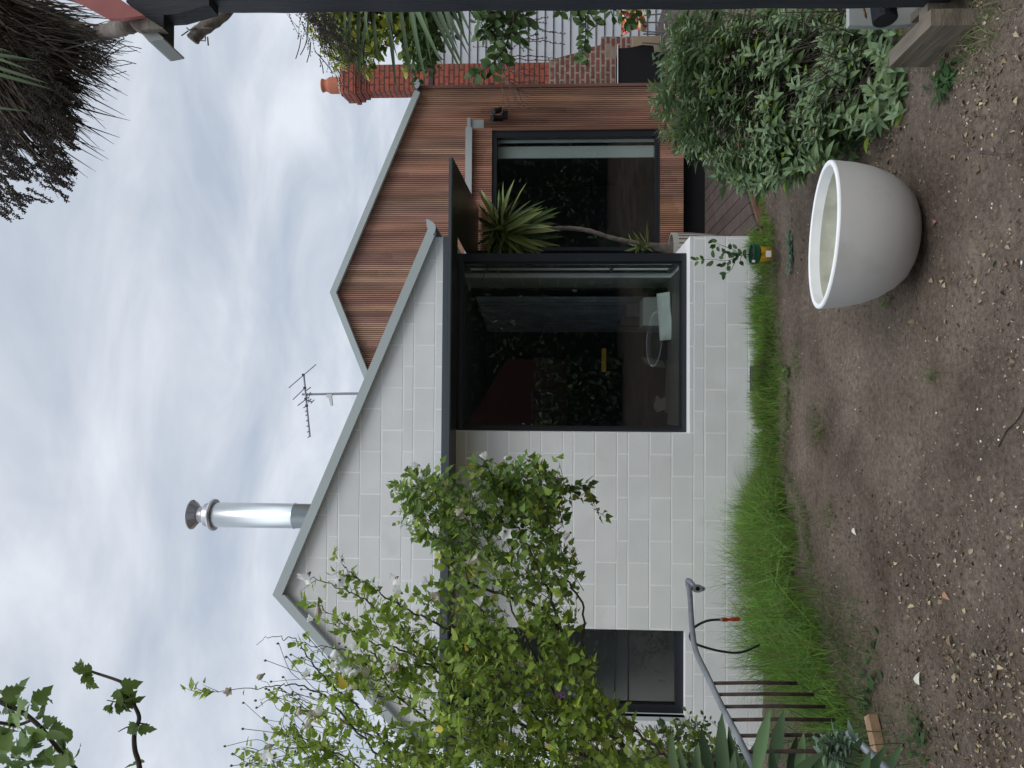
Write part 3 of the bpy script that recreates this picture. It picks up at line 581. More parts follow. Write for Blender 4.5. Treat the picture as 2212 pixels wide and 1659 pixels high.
c6 = lambda x, y: (680.3+x*0.124, 120.7+y*0.124)
gp = [P(*c6(*a), 9.49) for a in ((1718, 350), (1745, 368), (1790, 390), (1820, 425), (1832, 470), (1820, 520), (1795, 555), (1775, 562), (1728, 512))]
mb = MB(); mb.prism(gp, (0, 0.012, 0)); mb.prism([p+np.array([0, 0.012, 0]) for p in gp], (0, 2.6, 0), 1); mb.build('gutter', ['barge2', 'slate'], th)
# projecting bay with the big window
xb1 = float(P(1200, 281, YB)[0]); xb0 = Xr+0.3; zbt = P(1020, 300, YB)[2]; zwh = P(1063, 300, YB)[2]; zwb = P(1416, 300, YB)[2]
mb = MB(); battens([(xb0, zwh), (xb1, zwh), (xb1, zbt), (xb0, zbt)], YB, 0.0245, 0.0080, mb, 5); mb.prism([(xb0, YB, zwh), (xb1, YB, zwh), (xb1, YB, zbt), (xb0, YB, zbt)], (0, YM-YB-0.02, 0), 1)
battens([(xb0, zfl), (xb1+0.0, zfl), (xb1+0.0, zwb-0.03), (xb0, zwb-0.03)], YB, 0.0245, 0.0080, mb, 6); mb.prism([(xb0, YB, zfl), (xb1, YB, zfl), (xb1, YB, zwb-0.03), (xb0, YB, zwb-0.03)], (0, 0.3, 0), 1)
mb.box((xb1, YB-0.01, zwh), (xb1+0.03, YM-0.02, zbt), 0, (0.8, 0.8, 0.8)); mb.box((xb1, YB-0.01, zfl), (xb1+0.03, YM-0.02, zwh), 0, (0.45, 0.45, 0.45)); mb.build('bay', ['slat', 'slatback'], th)
zc0, zc1 = P(1020, 300, 9.16)[2], P(1006, 300, 9.16)[2]
mb = MB(); mb.box((xb0-0.3, 9.13, zc0), (xb1+0.02, YM-0.017, zc1)); mb.box((xb1+0.02, 9.30, zc0+0.035), (float(P(1010, 254, 9.3)[0]), YM-0.017, zc1)); mb.build('bay_cap', 'barge2', th)
r_ = P(1045, 258, 9.32); mb = MB(); mb.box((xb1+0.035, 9.32, r_[2]), (float(r_[0]), 9.50, zc0+0.033)); mb.build('rain_head', 'barge2', th)
bw_ = frame(xb0, xb1-0.002, zwb-0.028, zwh-0.002, YB+0.02, (0.04, 0.075), 0.03, 0.055, 0.09); bw_.box((xb0, YB-0.02, zwb-0.045), (xb1-0.002, YB+0.02, zwb-0.029)); bf = bw_.build('bay_window', 'charcoal', th)
mb = MB(); mb.box((xb0+0.04, YB+0.06, zwb), (xb1-0.075, YB+0.066, zwh-0.055)); mb.build('pane', 'glass', bf)
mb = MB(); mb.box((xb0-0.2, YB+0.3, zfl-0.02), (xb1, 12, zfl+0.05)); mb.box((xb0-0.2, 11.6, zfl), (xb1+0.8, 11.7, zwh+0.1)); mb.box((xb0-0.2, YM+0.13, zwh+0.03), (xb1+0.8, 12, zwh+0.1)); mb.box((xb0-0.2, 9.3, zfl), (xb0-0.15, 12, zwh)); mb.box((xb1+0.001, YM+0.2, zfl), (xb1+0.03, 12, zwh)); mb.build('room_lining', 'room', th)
# the wall polygon is opened behind the bay by a dark recess box
cu = thing('window_blind', 'pale vertical blind drawn to the right side of the bay window', 'blind', (xb1-0.2, YB+0.12, zwb))
mb = MB(); qx = lambda q: float(P(1200, q, YB+0.14)[0])
mb.box((qx(341), YB+0.14, zwb+0.0), (qx(316), YB+0.17, zwh-0.06)); mb.build('blind_panel', 'palecurtain', cu); mb = MB(); mb.box((qx(309), YB+0.12, zwb+0.0), (qx(303), YB+0.14, zwh-0.06)); mb.build('blind_panel', 'palecurtain', cu); mb = MB(); mb.box((qx(345), YB+0.12, zwh-0.06), (qx(300), YB+0.2, zwh-0.04)); mb.build('blind_rail', 'charcoal', cu)
# black sheet stands in for the deep shade under the bay
mb = MB(); mb.box((xb0-0.4, YB+0.12, -0.1), (Xtr, YB+0.16, zfl+0.02)); mb.build('void_shade', 'black', th)
# twin spotlight on the timber wall
sl = thing('twin_spotlight', 'black twin spotlight fixed to the timber wall beside the rain head', 'spotlight', P(1075, 246, YM-0.02))
c2 = lambda x, y: (658.3+x*0.372, y*0.372)
mb = MB(); b0 = P(*c2(1160, 665), YM-0.03); mb.box(b0-[0.05, 0, 0.035], b0+[0.05, 0.03, 0.035]); mb.build('base', 'blackplastic', sl)
for a, b in (((1100, 648), (1140, 635)), ((1094, 688), (1145, 690))):
    a = P(*c2(*a), YM-0.14); b = P(*c2(*b), YM-0.06); mb = MB(); mb.tube([a+(a-b)*0.15, a, b, b+(b-a)*0.1], [0.038, 0.038, 0.033, 0.02], 14); mb.build('lamp_head', 'blackplastic', sl)
# deck
zd = 0.05; cb = lambda x, y: (1398.9+x*0.16533, 252.4+y*0.16533)
e1, e2 = G(*cb(1280, 990), zd), G(*cb(1375, 1320), zd); l1, l2 = G(*cb(1262, 1000), zd), G(*cb(772, 1530), zd); l3 = G(*cb(915, 1535), zd)
dd = unit((l2-l1)[:2]); nn = np.array([-dd[1], dd[0]]); 
if nn[0] < 0: nn = -nn
pitch = abs(np.dot((l3-l2)[:2], nn)); ed = unit((e2-e1)[:2])
fr_ = (e1[:2]-ed*1.9); poly = [tuple(e2[:2]+ed*0.6), tuple(fr_), (4.6, fr_[1]+0.6), (5.2, 10.8), (4.6, 12.9), (Xtr+0.05, 12.9), (Xtr+0.05, YM-0.0), (Xtr+0.04, YB+0.2), (Xr+0.01, YB+0.2), (Xr+0.01, e2[1]+0.2)]
poly = [(Xr+0.012, 9.1), (Xr+0.012, float(e2[1]+ed[1]*0.25)), tuple(e2[:2]), tuple(e1[:2]), tuple(fr_), (4.9, float(fr_[1])+0.5), (5.2, 9.1)]
deck = thing('timber_deck', 'low dark brown timber deck of diagonal boards between the white house and the shrub', 'deck', (2.4, 8.2, 0))
mb = MB()
for t in np.arange(-40, 60):
    a = l2[:2]+nn*(t*pitch); q4 = [a+nn*0.004-dd*8, a+nn*(pitch-0.004)-dd*8, a+nn*(pitch-0.004)+dd*8, a+nn*0.004+dd*8]
    pl = [tuple(x) for x in poly]
    # clip the deck polygon by the board strip
    o0 = np.dot(a+nn*0.004, nn); o1 = np.dot(a+nn*(pitch-0.004), nn); pl = clip(pl, -nn[0], -nn[1], -o0); pl = clip(pl, nn[0], nn[1], o1) if len(pl) > 2 else []
    if len(pl) > 2:
        k = math.exp(random.gauss(0, 0.12)); mb.prism([(x, y, zd-0.022) for x, y in pl], (0, 0, 0.022), 0, (k, k, k))
mb.build('boards', 'deck', deck)
mb = MB(); mb.prism([(x, y, zd-0.05) for x, y in poly], (0, 0, 0.02)); mb.build('gap_backing', 'black', deck)  # one solid black sheet below the boards darkens their gaps
mb = MB()
for a, b in ((e1[:2]-ed*1.9, e2[:2]+ed*0.3),): n2 = np.array([ed[1], -ed[0]]); n2 = n2 if n2[1] < 0 else -n2; mb.prism([(*a, -0.12), (*b, -0.12), (*b, zd-0.024), (*a, zd-0.024)], (n2[0]*0.03, n2[1]*0.03, 0))
mb.build('fascia_board', 'stud', deck)
mb = MB(); mb.box((Xtr+0.04, 9.1, zd-0.05), (6.5, 13.3, zd-0.004)); rear = mb.build('rear_paving', 'deck'); struct(rear)
# ------------------------------------------------------------------ weatherboard house, chimney, far yard things
YW = 13.4
wb = thing('weatherboard_house', 'pale weatherboard house wall seen behind the brick chimney at the right', 'house', (5, YW, 0))
mb = MB(); zt_ = P(925, 80, YW)[2]; zl_ = -0.1; bh = 0.1485
k = 0
while zl_+k*bh < zt_:
    a = zl_+k*bh; mb.prism([(3.5, YW-0.030, a), (3.5, YW-0.004, a+bh-0.002), (3.5, YW+0.05, a+bh-0.002), (3.5, YW+0.05, a)], (7, 0, 0), 0); mb.box((3.5, YW-0.0295, a-0.006), (10.5, YW-0.003, a+0.001), 1); k += 1
mb.build('wall', ['weather', 'gap'], wb)
mb = MB(); mb.prism([(5.75, YW-0.15, zt_), (5.75, YW+3, zt_+0.5), (5.75, YW+3, zt_+0.56), (5.75, YW-0.15, zt_+0.07)], (5, 0, 0)); mb.build('roof', 'slate', wb)
YC = 13.0
chm = thing('brick_chimney', 'tall red brick chimney with stepped top and a terracotta pot behind the timber gable', 'chimney', P(1400, 167, YC))
X0c, X1c = float(P(800, 195.1, YC)[0]), float(P(800, 140, YC)[0]); dp = 0.34
z6 = lambda x: P(c6(x, 0)[0], 167, YC)[2]
mb = MB(); mb.box((X0c, YC, P(1190, 167, YC)[2]), (X1c, YC+dp, z6(895)))
for e_, xa, xb in ((0.025, 895, 805), (0.055, 805, 722), (0.085, 722, 642), (0.065, 642, 500)): mb.box((X0c-e_, YC-e_, z6(xa)), (X1c+e_, YC+dp+e_, z6(xb)))
a, b = z6(500), z6(430); lo_ = [(X0c-0.05, YC-0.05), (X1c+0.05, YC-0.05), (X1c+0.05, YC+dp+0.05), (X0c-0.05, YC+dp+0.05)]; hi_ = [(X0c, YC), (X1c, YC), (X1c, YC+dp), (X0c, YC+dp)]
mb.add([(*p_, a) for p_ in lo_]+[(*p_, b) for p_ in hi_], [(4, 5, 6, 7), (0, 1, 5, 4), (1, 2, 6, 5), (2, 3, 7, 6), (3, 0, 4, 7)])
mb.build('stack', 'brick', chm)
c3 = lambda x, y: (1042.3+x*0.186, y*0.186)
out_ = [(770, 700), (880, 670), (985, 640), (1050, 625), (1160, 590), (1270, 545), (1375, 520), (1380, 425), (1750, 425), (2150, 425), (2150, 1100), (770, 1100)]
mb = MB(); mb.prism([P(*c3(*a), YC-0.03) for a in out_], (0, YW-YC, 0)); mb.build('breast', 'brickold', chm)
mb = MB(); mb.box((X0c-0.02, YC-0.02, z6(2060)), (X1c+0.02, YC+dp+0.01, z6(2005))); mb.build('strap', 'gap', chm)
mb = MB(); pcx = float(P(710, 176, YC)[0]); r_ = 0.5*36/F*YC
mb.lathe([(r_*1.35, z6(432)), (r_*1.2, z6(405)), (r_*1.0, z6(400))], (pcx, YC+dp/2, 0), 24, 0); mb.build('mortar_bed', 'flaunch', chm)
mb = MB(); mb.lathe([(r_, z6(420)), (r_, z6(225)), (r_*0.93, z6(205)), (r_*0.74, z6(165)), (r_*0.70, z6(130)), (r_*0.80, z6(105)), (r_*0.84, z6(85)), (r_*0.78, z6(76)), (r_*0.66, z6(80)), (r_*0.6, z6(140))], (pcx, YC+dp/2, 0), 32); mb.build('chimney_pot', 'terra', chm, smooth=True)
# barbecue under its cover, cardboard, folding chair with striped cloth
bq = thing('covered_barbecue', 'square barbecue under a black cover in front of the old brickwork', 'barbecue', P(1420, 140, 12.2))
YQ = 12.3; mb = MB(); pts = [P(*c3(*a), YQ) for a in ((1575, 560), (1700, 555), (1860, 520), (1985, 530), (1995, 600), (2200, 620), (2200, 1010), (1580, 1010))]; mb.prism(pts, (0, 0.45, 0)); mb.build('cover', 'black', bq)
mb = MB(); a = P(*c3(1572, 520), YQ-0.02); b = P(*c3(1572, 980), YQ-0.02); mb.tube([a, b], 0.008, 6); mb.build('side_rail', 'alu', bq)
mb = MB(); a = P(*c3(1740, 420), 12.7); b = P(*c3(2140, 600), 12.7); mb.box((b[0], 12.7, b[2]-0.2), (a[0], 12.74, a[2])); tag(mb.build('cardboard_sheet', 'card'), 'flat sheet of brown cardboard leaning beside the black barbecue cover', 'cardboard')
fc_ = thing('folding_chair', 'folding metal chair draped with a red, yellow and white striped cloth by the weatherboards', 'chair', P(1440, 50, 12.0))
for d in (0, 0.38):
    mb = MB(); mb.tube([P(*c3(*a), 12.0)+[0, d, 0] for a in ((1900, 260), (2090, 262), (2115, 280), (2110, 380), (1890, 365))], 0.011, 6); mb.build('leg', 'alu', fc_)
    mb = MB(); mb.tube([P(*c3(*a), 12.0)+[0, d, 0] for a in ((1620, 60), (2110, 20))], 0.011, 6); mb.build('back_tube', 'alu', fc_)
ccol = [(0.75, 0.70, 0.55), (0.60, 0.05, 0.06), (0.75, 0.72, 0.62), (0.72, 0.42, 0.04), (0.70, 0.10, 0.10), (0.78, 0.62, 0.25)]
mb = MB(); nu, nv = 26, 16
def cp(u, v): 
    x = 1600+290*u; y = (410-60*math.sin(u*2.2))*(1-v)+(-60)*v; return P(*c3(x+18*math.sin(v*9), y+12*math.sin(u*8)), 11.95+0.06*math.sin(u*14+v*3)+0.04*math.sin(v*11))
g = [[cp(i/nu, j/nv) for j in range(nv+1)] for i in range(nu+1)]
for i in range(nu):
    for j in range(nv): mb.add([g[i][j], g[i+1][j], g[i+1][j+1], g[i][j+1]]+[x+np.array([0, 0.01, 0]) for x in (g[i][j], g[i+1][j], g[i+1][j+1], g[i][j+1])], [(0, 1, 2, 3), (7, 6, 5, 4)], 0, ccol[((j*3+i) // 4) % 6])
mb.build('striped_cloth', 'cloth', fc_)
# ------------------------------------------------------------------ tv antenna on the roof behind
ca = lambda x, y: (603.5+x*0.11905, 768+y*0.11905); YA = 10.5
an = thing('tv_antenna', 'thin metal tv antenna on a mast above the two roof slopes', 'antenna', P(790, 850, YA))
mb = MB(); mb.tube([P(*ca(1800, 688), YA), P(*ca(1200, 692), YA), P(*ca(415, 706), YA)], [0.018, 0.018, 0.015], 8); mb.build('mast', 'alu', an)
mb = MB(); mb.tube([P(*ca(440, 335), YA-0.02), P(*ca(552, 1478), YA-0.02)], 0.014, 6); mb.build('boom', 'alu', an)
for a, b in (((170, 585), (665, 160)), ((245, 800), (460, 590)), ((480, 640), (570, 575)), ((330, 910), (520, 765)), ((435, 950), (500, 905)), ((468, 1020), (500, 990)), ((475, 1092), (507, 1065)), ((484, 1190), (517, 1165)), ((495, 1292), (527, 1265)), ((504, 1392), (535, 1370)), ((512, 1490), (548, 1462)), ((500, 770), (528, 760)), ((540, 820), (580, 785)), ((570, 868), (632, 803)), ((500, 740), (570, 665))):
    mb = MB(); mb.tube([P(*ca(*a), YA-0.03), P(*ca(*b), YA-0.03)], 0.008, 4); mb.build('element', 'alu', an)
for a in ((435, 350), (460, 588), (480, 785), (495, 910)): mb = MB(); c = P(*ca(*a), YA-0.02); mb.box(c-0.016, c+0.016); mb.build('clamp', 'blackplastic', an)
mb = MB(); mb.tube([P(*ca(500, 820), YA), P(*ca(530, 822), YA), P(*ca(600, 842), YA)], 0.008, 5); mb.tube([P(*ca(560, 700), YA-0.01), P(*ca(535, 760), YA-0.03), P(*ca(528, 860), YA-0.02)], 0.004, 4); mb.build('feed_cable', 'blackplastic', an)
mb = MB(); mb.prism([P(*ca(*a), YA-0.04) for a in ((860, 700), (950, 700), (945, 760), (965, 905), (930, 918), (890, 765), (852, 762))], (0, 0.04, 0)); mb.build('amplifier_box', 'offwhite', an)
# ------------------------------------------------------------------ big pale planter
YP = 4.02; rp = P(1783, 515, YP); RP = 0.382
pl_ = thing('bowl_planter', 'large pale concrete bowl planter standing tilted and empty on the bare soil', 'planter', (rp[0]+0.01, YP, 0.0))
base = np.array([rp[0]+0.01, YP, 0.015])
hP = rp[2]-0.015
prof_o = [(0.001, 0.0), (0.12, 0.0), (0.17, 0.010), (0.225, 0.038), (0.275, 0.088), (0.318, 0.155), (0.350, 0.235), (0.370, 0.320), (0.379, 0.400), (RP, hP-0.012), (RP-0.001, hP-0.004), (RP-0.006, hP)]
prof_i = [(RP-0.006, hP), (RP-0.022, hP), (RP-0.027, hP-0.005), (RP-0.030, hP-0.055), (RP-0.034, hP-0.08), (RP-0.06, hP-0.17), (RP-0.13, hP-0.27), (0.12, hP-0.33), (0.001, hP-0.34)]
tl = Matrix.Translation(Vector(base)) @ Matrix.Rotation(rad(2.4), 4, 'Y') @ Matrix.Rotation(rad(8.5), 4, Vector((-1, 0, 0))) @ Matrix.Translation(-Vector(base))
def lathe_t(prof, name, mt, mf=None):
    mb = MB(); mb.lathe(prof, base, 96, mf=mf); mb.v = [tuple(tl @ Vector(v)) for v in mb.v]; return mb.build(name, mt, pl_, smooth=True)
lathe_t(prof_o[:-2], 'bowl', 'planter'); lathe_t(prof_o[-3:]+[(RP-0.021, hP+0.0005), (RP-0.027, hP-0.006)], 'rim', 'planterrim'); lathe_t(prof_i[2:], 'inner_wall', ['planterrim', 'planterin'], mf=lambda i: 0 if i < 1 else 1)
# ------------------------------------------------------------------ dark post with beam ends at the right edge
YPo = 3.4
pst = thing('pergola_post', 'tall dark painted timber post standing at the right edge', 'post', P(2045, 0, YPo))
mb = MB(); dpt = np.array([0, 0.11, 0]); t0, b0 = P(300, 30, YPo+0.11)-dpt, P(2040, 16, YPo+0.11)-dpt; wv = np.array([0.12, 0, 0]); zq = 60
for k in range(zq):
    pass
pts_l = [b0*(1-t)+t0*t+np.array([0.0018*math.sin(37*t)+0.001*math.sin(91*t+1), 0, 0]) for t in np.linspace(0, 1, 60)]
for a, b in zip(pts_l[:-1], pts_l[1:]): mb.prism([a, a+wv, b+wv, b], (0, 0.11, 0))
mb.build('post_shaft', 'postpaint', pst)
ck = lambda x, y: (x*0.1736, y*0.1736)
def kpr(name, pts, Yk, dep, mt, par): mb = MB(); mb.prism([P(*ck(*a), Yk) for a in pts], (0, dep, 0)); return mb.build(name, mt, par)
bm = thing('pergola_beam', 'black beam end with a grey metal cap on top of the dark post', 'beam', P(330, 40, YPo))
kpr('beam', [(1500, -200), (2600, -200), (2600, 60), (2200, 175), (2035, 185), (2033, 470), (1900, 360), (1640, 120)], 3.36, 0.10, 'postpaint', bm)
kpr('metal_cap', [(1730, 380), (1915, 365), (2035, 470), (2030, 485), (1880, 515), (1848, 515)], 3.33, 0.20, 'capmetal', bm)
kpr('weathered_rafter', [(1570, 222), (1790, 195), (2030, 352), (1960, 362), (1860, 360), (1740, 378), (1640, 335)], 3.30, 0.05, 'oldwood', bm)
rb = kpr('red_board', [(930, 0), (760, -120), (1300, -160), (1510, 0), (1790, 190), (1540, 228), (1350, 230)], 3.27, 0.025, 'pink', None); tag(rb, 'faded red painted board nailed across the beam at the top of the post', 'board')
# ------------------------------------------------------------------ sleepers and rubbish by the post
c8 = lambda x, y: (1755.5+x*0.2063, y*0.2063)
cs = G(2125, 54, -0.01); slp = MB(); 
def tb(mbk, a, b, r=0.006, m=0): mbk.box(a, b, m)
sl0 = MB(); sl0.box((cs[0], cs[1], -0.05), (cs[0]+0.075, cs[1]+0.42, 0.215)); o = sl0.build('timber_sleeper', 'sleeper'); tag(o, 'grey timber sleeper with its end grain facing out at the foot of the post', 'sleeper')
sl1 = MB(); sl1.box((cs[0]+0.08, cs[1]+0.06, -0.05), (cs[0]+1.2, cs[1]+0.14, 0.20)); o = sl1.build('timber_sleeper', 'sleeper'); tag(o, 'timber sleeper running off to the right behind the grey sleeper end', 'sleeper')
def flat(name, label, cat, pts, Yk, dep, mt): mb = MB(); mb.prism([P(*c8(*a), Yk) for a in pts], (0, dep, 0)); o = mb.build(name, mt); tag(o, label, cat); return o
flat('cement_slab', 'broken pale grey cement slab leaning under the silver shrub beside the post', 'slab', [(380, -60), (620, -60), (720, 140), (1000, 60), (1290, 60), (1290, 210), (900, 265), (560, 270), (385, 265)], 3.95, 0.04, 'capmetal')
mb = MB(); a = P(*c8(720, -60), 3.75); b = P(*c8(760, 215), 3.72); k = 60; pts = [a+(b-a)*t for t in np.linspace(0, 1, k)]; mb.tube(pts, [0.052+0.005*(i % 4 < 2) for i in range(k)], 16); tag(mb.build('drain_pipe', 'blackplastic'), 'short length of black corrugated drain pipe lying on the cement slab', 'pipe')
flat('wall_brick', 'small grey brick beside the corrugated pipe at the sleeper corner', 'brick', [(1110, 60), (1280, 60), (1280, 150), (1110, 150)], 3.6, 0.08, 'sleeper')
a = P(*c8(500, 30), 3.85); b = P(*c8(545, 180), 3.85); mb = MB(); mb.prism([a, a+[0.0, 0.02, -0.02], b+[0, 0.02, -0.02], b], (0.02, 0, 0)); tag(mb.build('wood_offcut', 'newwood'), 'thin wooden stick lying on the cement slab', 'stick')
# ------------------------------------------------------------------ lower left: pipe gate, hose, offcut
c9 = lambda x, y: (1316.6+x*0.4049, 1028.6+y*0.4049)
gt = thing('metal_gate', 'old galvanised pipe gate frame with rusty bars leaning in the long grass', 'gate', G(1800, 1600))
yg = lambda y: 4.75-1.25*(y-555)/1000
rail = [(437, 600), (420, 585), (416, 562), (425, 553), (419, 575), (430, 650), (440, 800), (460, 930), (520, 1060), (600, 1230), (680, 1380), (770, 1557), (860, 1720)]
rp_ = spline([P(*c9(*a), yg(a[1])) for a in rail[4:]], 6); mb = MB(); mb.tube([P(*c9(418, 575), yg(560))]+rp_, 0.0155, 12); el_ = spline([P(*c9(418, 580), yg(575)), P(*c9(417, 558), yg(560)), P(*c9(430, 562), yg(560)-0.03), P(*c9(452, 588), yg(560)-0.06)], 5); mb.tube(el_, 0.0155, 12); mb.build('top_rail', 'galv', gt, smooth=True)
fe = P(*c9(470, 600), yg(560)-0.075); mb = MB(); ang = [t for t in np.linspace(0, 2*math.pi, 25)[:-1]]
ov = []
for t in ang: ov.append((fe[0]+0.024*math.cos(t), fe[1], fe[2]+(0.046 if abs(math.sin(t)) > 0.75 else 0.034)*math.sin(t)))
mb.prism(ov, (0, 0.006, 0), 0); mb.tube([fe+[0, -0.002, 0], fe+[0, 0.03, 0]], 0.013, 12, 1); mb.tube([fe+[0, -0.0015, 0.033], fe+[0, 0.001, 0.033]], 0.005, 8, 1); mb.tube([fe+[0, -0.0015, -0.033], fe+[0, 0.001, -0.033]], 0.005, 8, 1); mb.build('end_flange', ['galv', 'black'], gt)
for y, xa, xb in ((1105, 540, 1000), (1165, 575, 1090), (1230, 605, 1150), (1300, 640, 1200), (1385, 690, 1290), (1470, 735, 1340)):
    a = P(*c9(xa, y), yg(y)); mb = MB(); b = P(*c9(xb, y), yg(y)); b[2] = max(b[2], -0.02) if b[2] > -0.02 else b[2]; mb.tube([a, (a+b)/2+[0.003, 0, 0], b], 0.0095, 8); mb.build('bar', 'rust', gt, smooth=True)
mb = MB(); mb.tube([P(*c9(1270, 1365), 3.68), P(*c9(1340, 1430), 3.62), P(*c9(1450, 1530), 3.55), P(*c9(1560, 1640), 3.45)], 0.017, 12); mb.build('bottom_rail', 'galv', gt, smooth=True)
hs = thing('garden_hose', 'black garden hose looped over the gate pipe with an orange connector', 'hose', G(1620, 1330))
mb = MB(); mb.tube(spline([P(*c9(*a), y) for a, y in (((585, 765), 4.9), ((520, 772), 4.75), ((455, 805), 4.55), ((430, 850), 4.42), ((445, 885), 4.5), ((500, 910), 4.7), ((600, 935), 4.9), ((700, 940), 4.95), ((800, 900), 5.0))], 7), 0.0075, 10); mb.build('tube', 'hose', hs, smooth=True)
mb = MB(); a = P(*c9(585, 765), 4.9); b = P(*c9(625, 765), 4.93); c = P(*c9(650, 764), 4.95); d = P(*c9(690, 762), 4.98); mb.tube([a, a*0.7+b*0.3], 0.0115, 12, 1); mb.tube([a*0.65+b*0.35, b], 0.013, 12, 0); mb.tube([b, c], 0.008, 10, 0); mb.tube([c, d], 0.013, 12, 0); mb.build('connector', ['orange', 'offwhite'], hs)
a = G(1897, 1543, 0.0); b = G(1918, 1634, 0.0); d_ = unit(b-a); n_ = np.array([-d_[1], d_[0], 0]); n_ = n_ if n_[1] > 0 else -n_; o_ = np.array([0, 0, 0.004])
mb = MB(); mb.prism([a+o_, a+n_*0.075+o_, a+n_*0.075+[0, 0, 0.055], a+[0, 0, 0.055]], b-a); tag(mb.build('wood_offcut', 'newwood'), 'squared pine offcut lying on the soil by the grass at the lower left', 'timber')
# ------------------------------------------------------------------ flowering shrub (rose of Sharon) at the left
c5 = lambda x, y: (548.6+x*0.3968, 877.8+y*0.3968)
cq = lambda x, y: (x*0.4048, 987.5+y*0.4048)
cv = lambda x, y: (384+x*0.1984, 1371.5+y*0.1984)
hib = thing('flowering_shrub', 'large leafy green shrub with white hibiscus flowers spreading across the left of the block wall', 'shrub', (-2.35, 4.35, 0))
hroot = np.array([-2.35, 4.4, -0.05])
stems = MB(); LV = Leaves(); budp = []
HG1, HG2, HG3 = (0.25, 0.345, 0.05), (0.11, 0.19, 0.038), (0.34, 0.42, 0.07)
def hcol(p, q):  # paler leaves to the upper left: the fall of daylight put into their colour
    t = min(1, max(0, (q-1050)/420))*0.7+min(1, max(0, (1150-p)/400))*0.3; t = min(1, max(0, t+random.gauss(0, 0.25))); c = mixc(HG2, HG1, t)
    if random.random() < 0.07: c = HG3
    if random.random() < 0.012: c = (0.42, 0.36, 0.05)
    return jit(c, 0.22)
def twig(mbk, lv, a, d, ln, nl, ls, colf, r=0.0022, curl=0.25, T=None):
    """a short leafy twig: a start, d direction"""
    k = 5; pts = [a]; dirn = unit(d); 
    for i in range(k): dirn = unit(dirn+np.array([random.gauss(0, curl*0.4), random.gauss(0, curl*0.4), random.gauss(0, curl*0.3)+0.03])); pts.append(pts[-1]+dirn*ln/k)
    mbk.tube(pts, [r*(1-0.6*i/k) for i in range(k+1)], 4, cap=False)
    for j in range(nl):
        t = (j+0.6)/nl; i = min(int(t*k), k-1); f = t*k-i; p = pts[i]*(1-f)+pts[i+1]*f; ax = unit(pts[i+1]-pts[i]); s = unit(np.cross(ax, rnd3(1)[0])); ld = unit(ax*0.55+s*0.9+np.array([0, 0, 0.05])); 
        pet = ls*0.25; nr_ = unit(np.array([0, -0.5, 0.8])+rnd3(1)[0]*0.55); lv.put(p+ld*pet, ld, nr_, ls*random.uniform(0.6, 1.2)*(1.35 if random.random() < 0.25 else 1), colf())
    return pts
def stemline(pts2, y0, y1, r0, r1, leafy=0.35, dens=1.0, jitter=0.006):
    k = len(pts2); pts = [P(*a, y0+(y1-y0)*i/(k-1)) for i, a in enumerate(pts2)]; sp = spline(pts, 6); n = len(sp); sp = [p+rnd3(1, jitter)[0]*(0 if i in (0,) else 1) for i, p in enumerate(sp)]
    stems.tube(sp, [r0+(r1-r0)*(i/(n-1))**0.8 for i in range(n)], 6)
    L_ = 0; acc = 0
    for i in range(1, n):
        seg = np.linalg.norm(sp[i]-sp[i-1]); acc += seg*dens; t = i/(n-1)
        while acc > 0.035:
            acc -= 0.035
            if t > leafy:
                d = unit(sp[i]-sp[i-1]); s = unit(np.cross(d, rnd3(1)[0])); pq = pts2[min(int(t*(k-1)), k-1)]
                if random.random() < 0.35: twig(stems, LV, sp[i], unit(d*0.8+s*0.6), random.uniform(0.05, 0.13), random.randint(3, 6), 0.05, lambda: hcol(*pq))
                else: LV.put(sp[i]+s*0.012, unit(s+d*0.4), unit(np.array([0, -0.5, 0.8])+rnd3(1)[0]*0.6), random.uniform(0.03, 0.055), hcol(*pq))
    return sp
S5 = lambda *a: [c5(*x) for x in a]
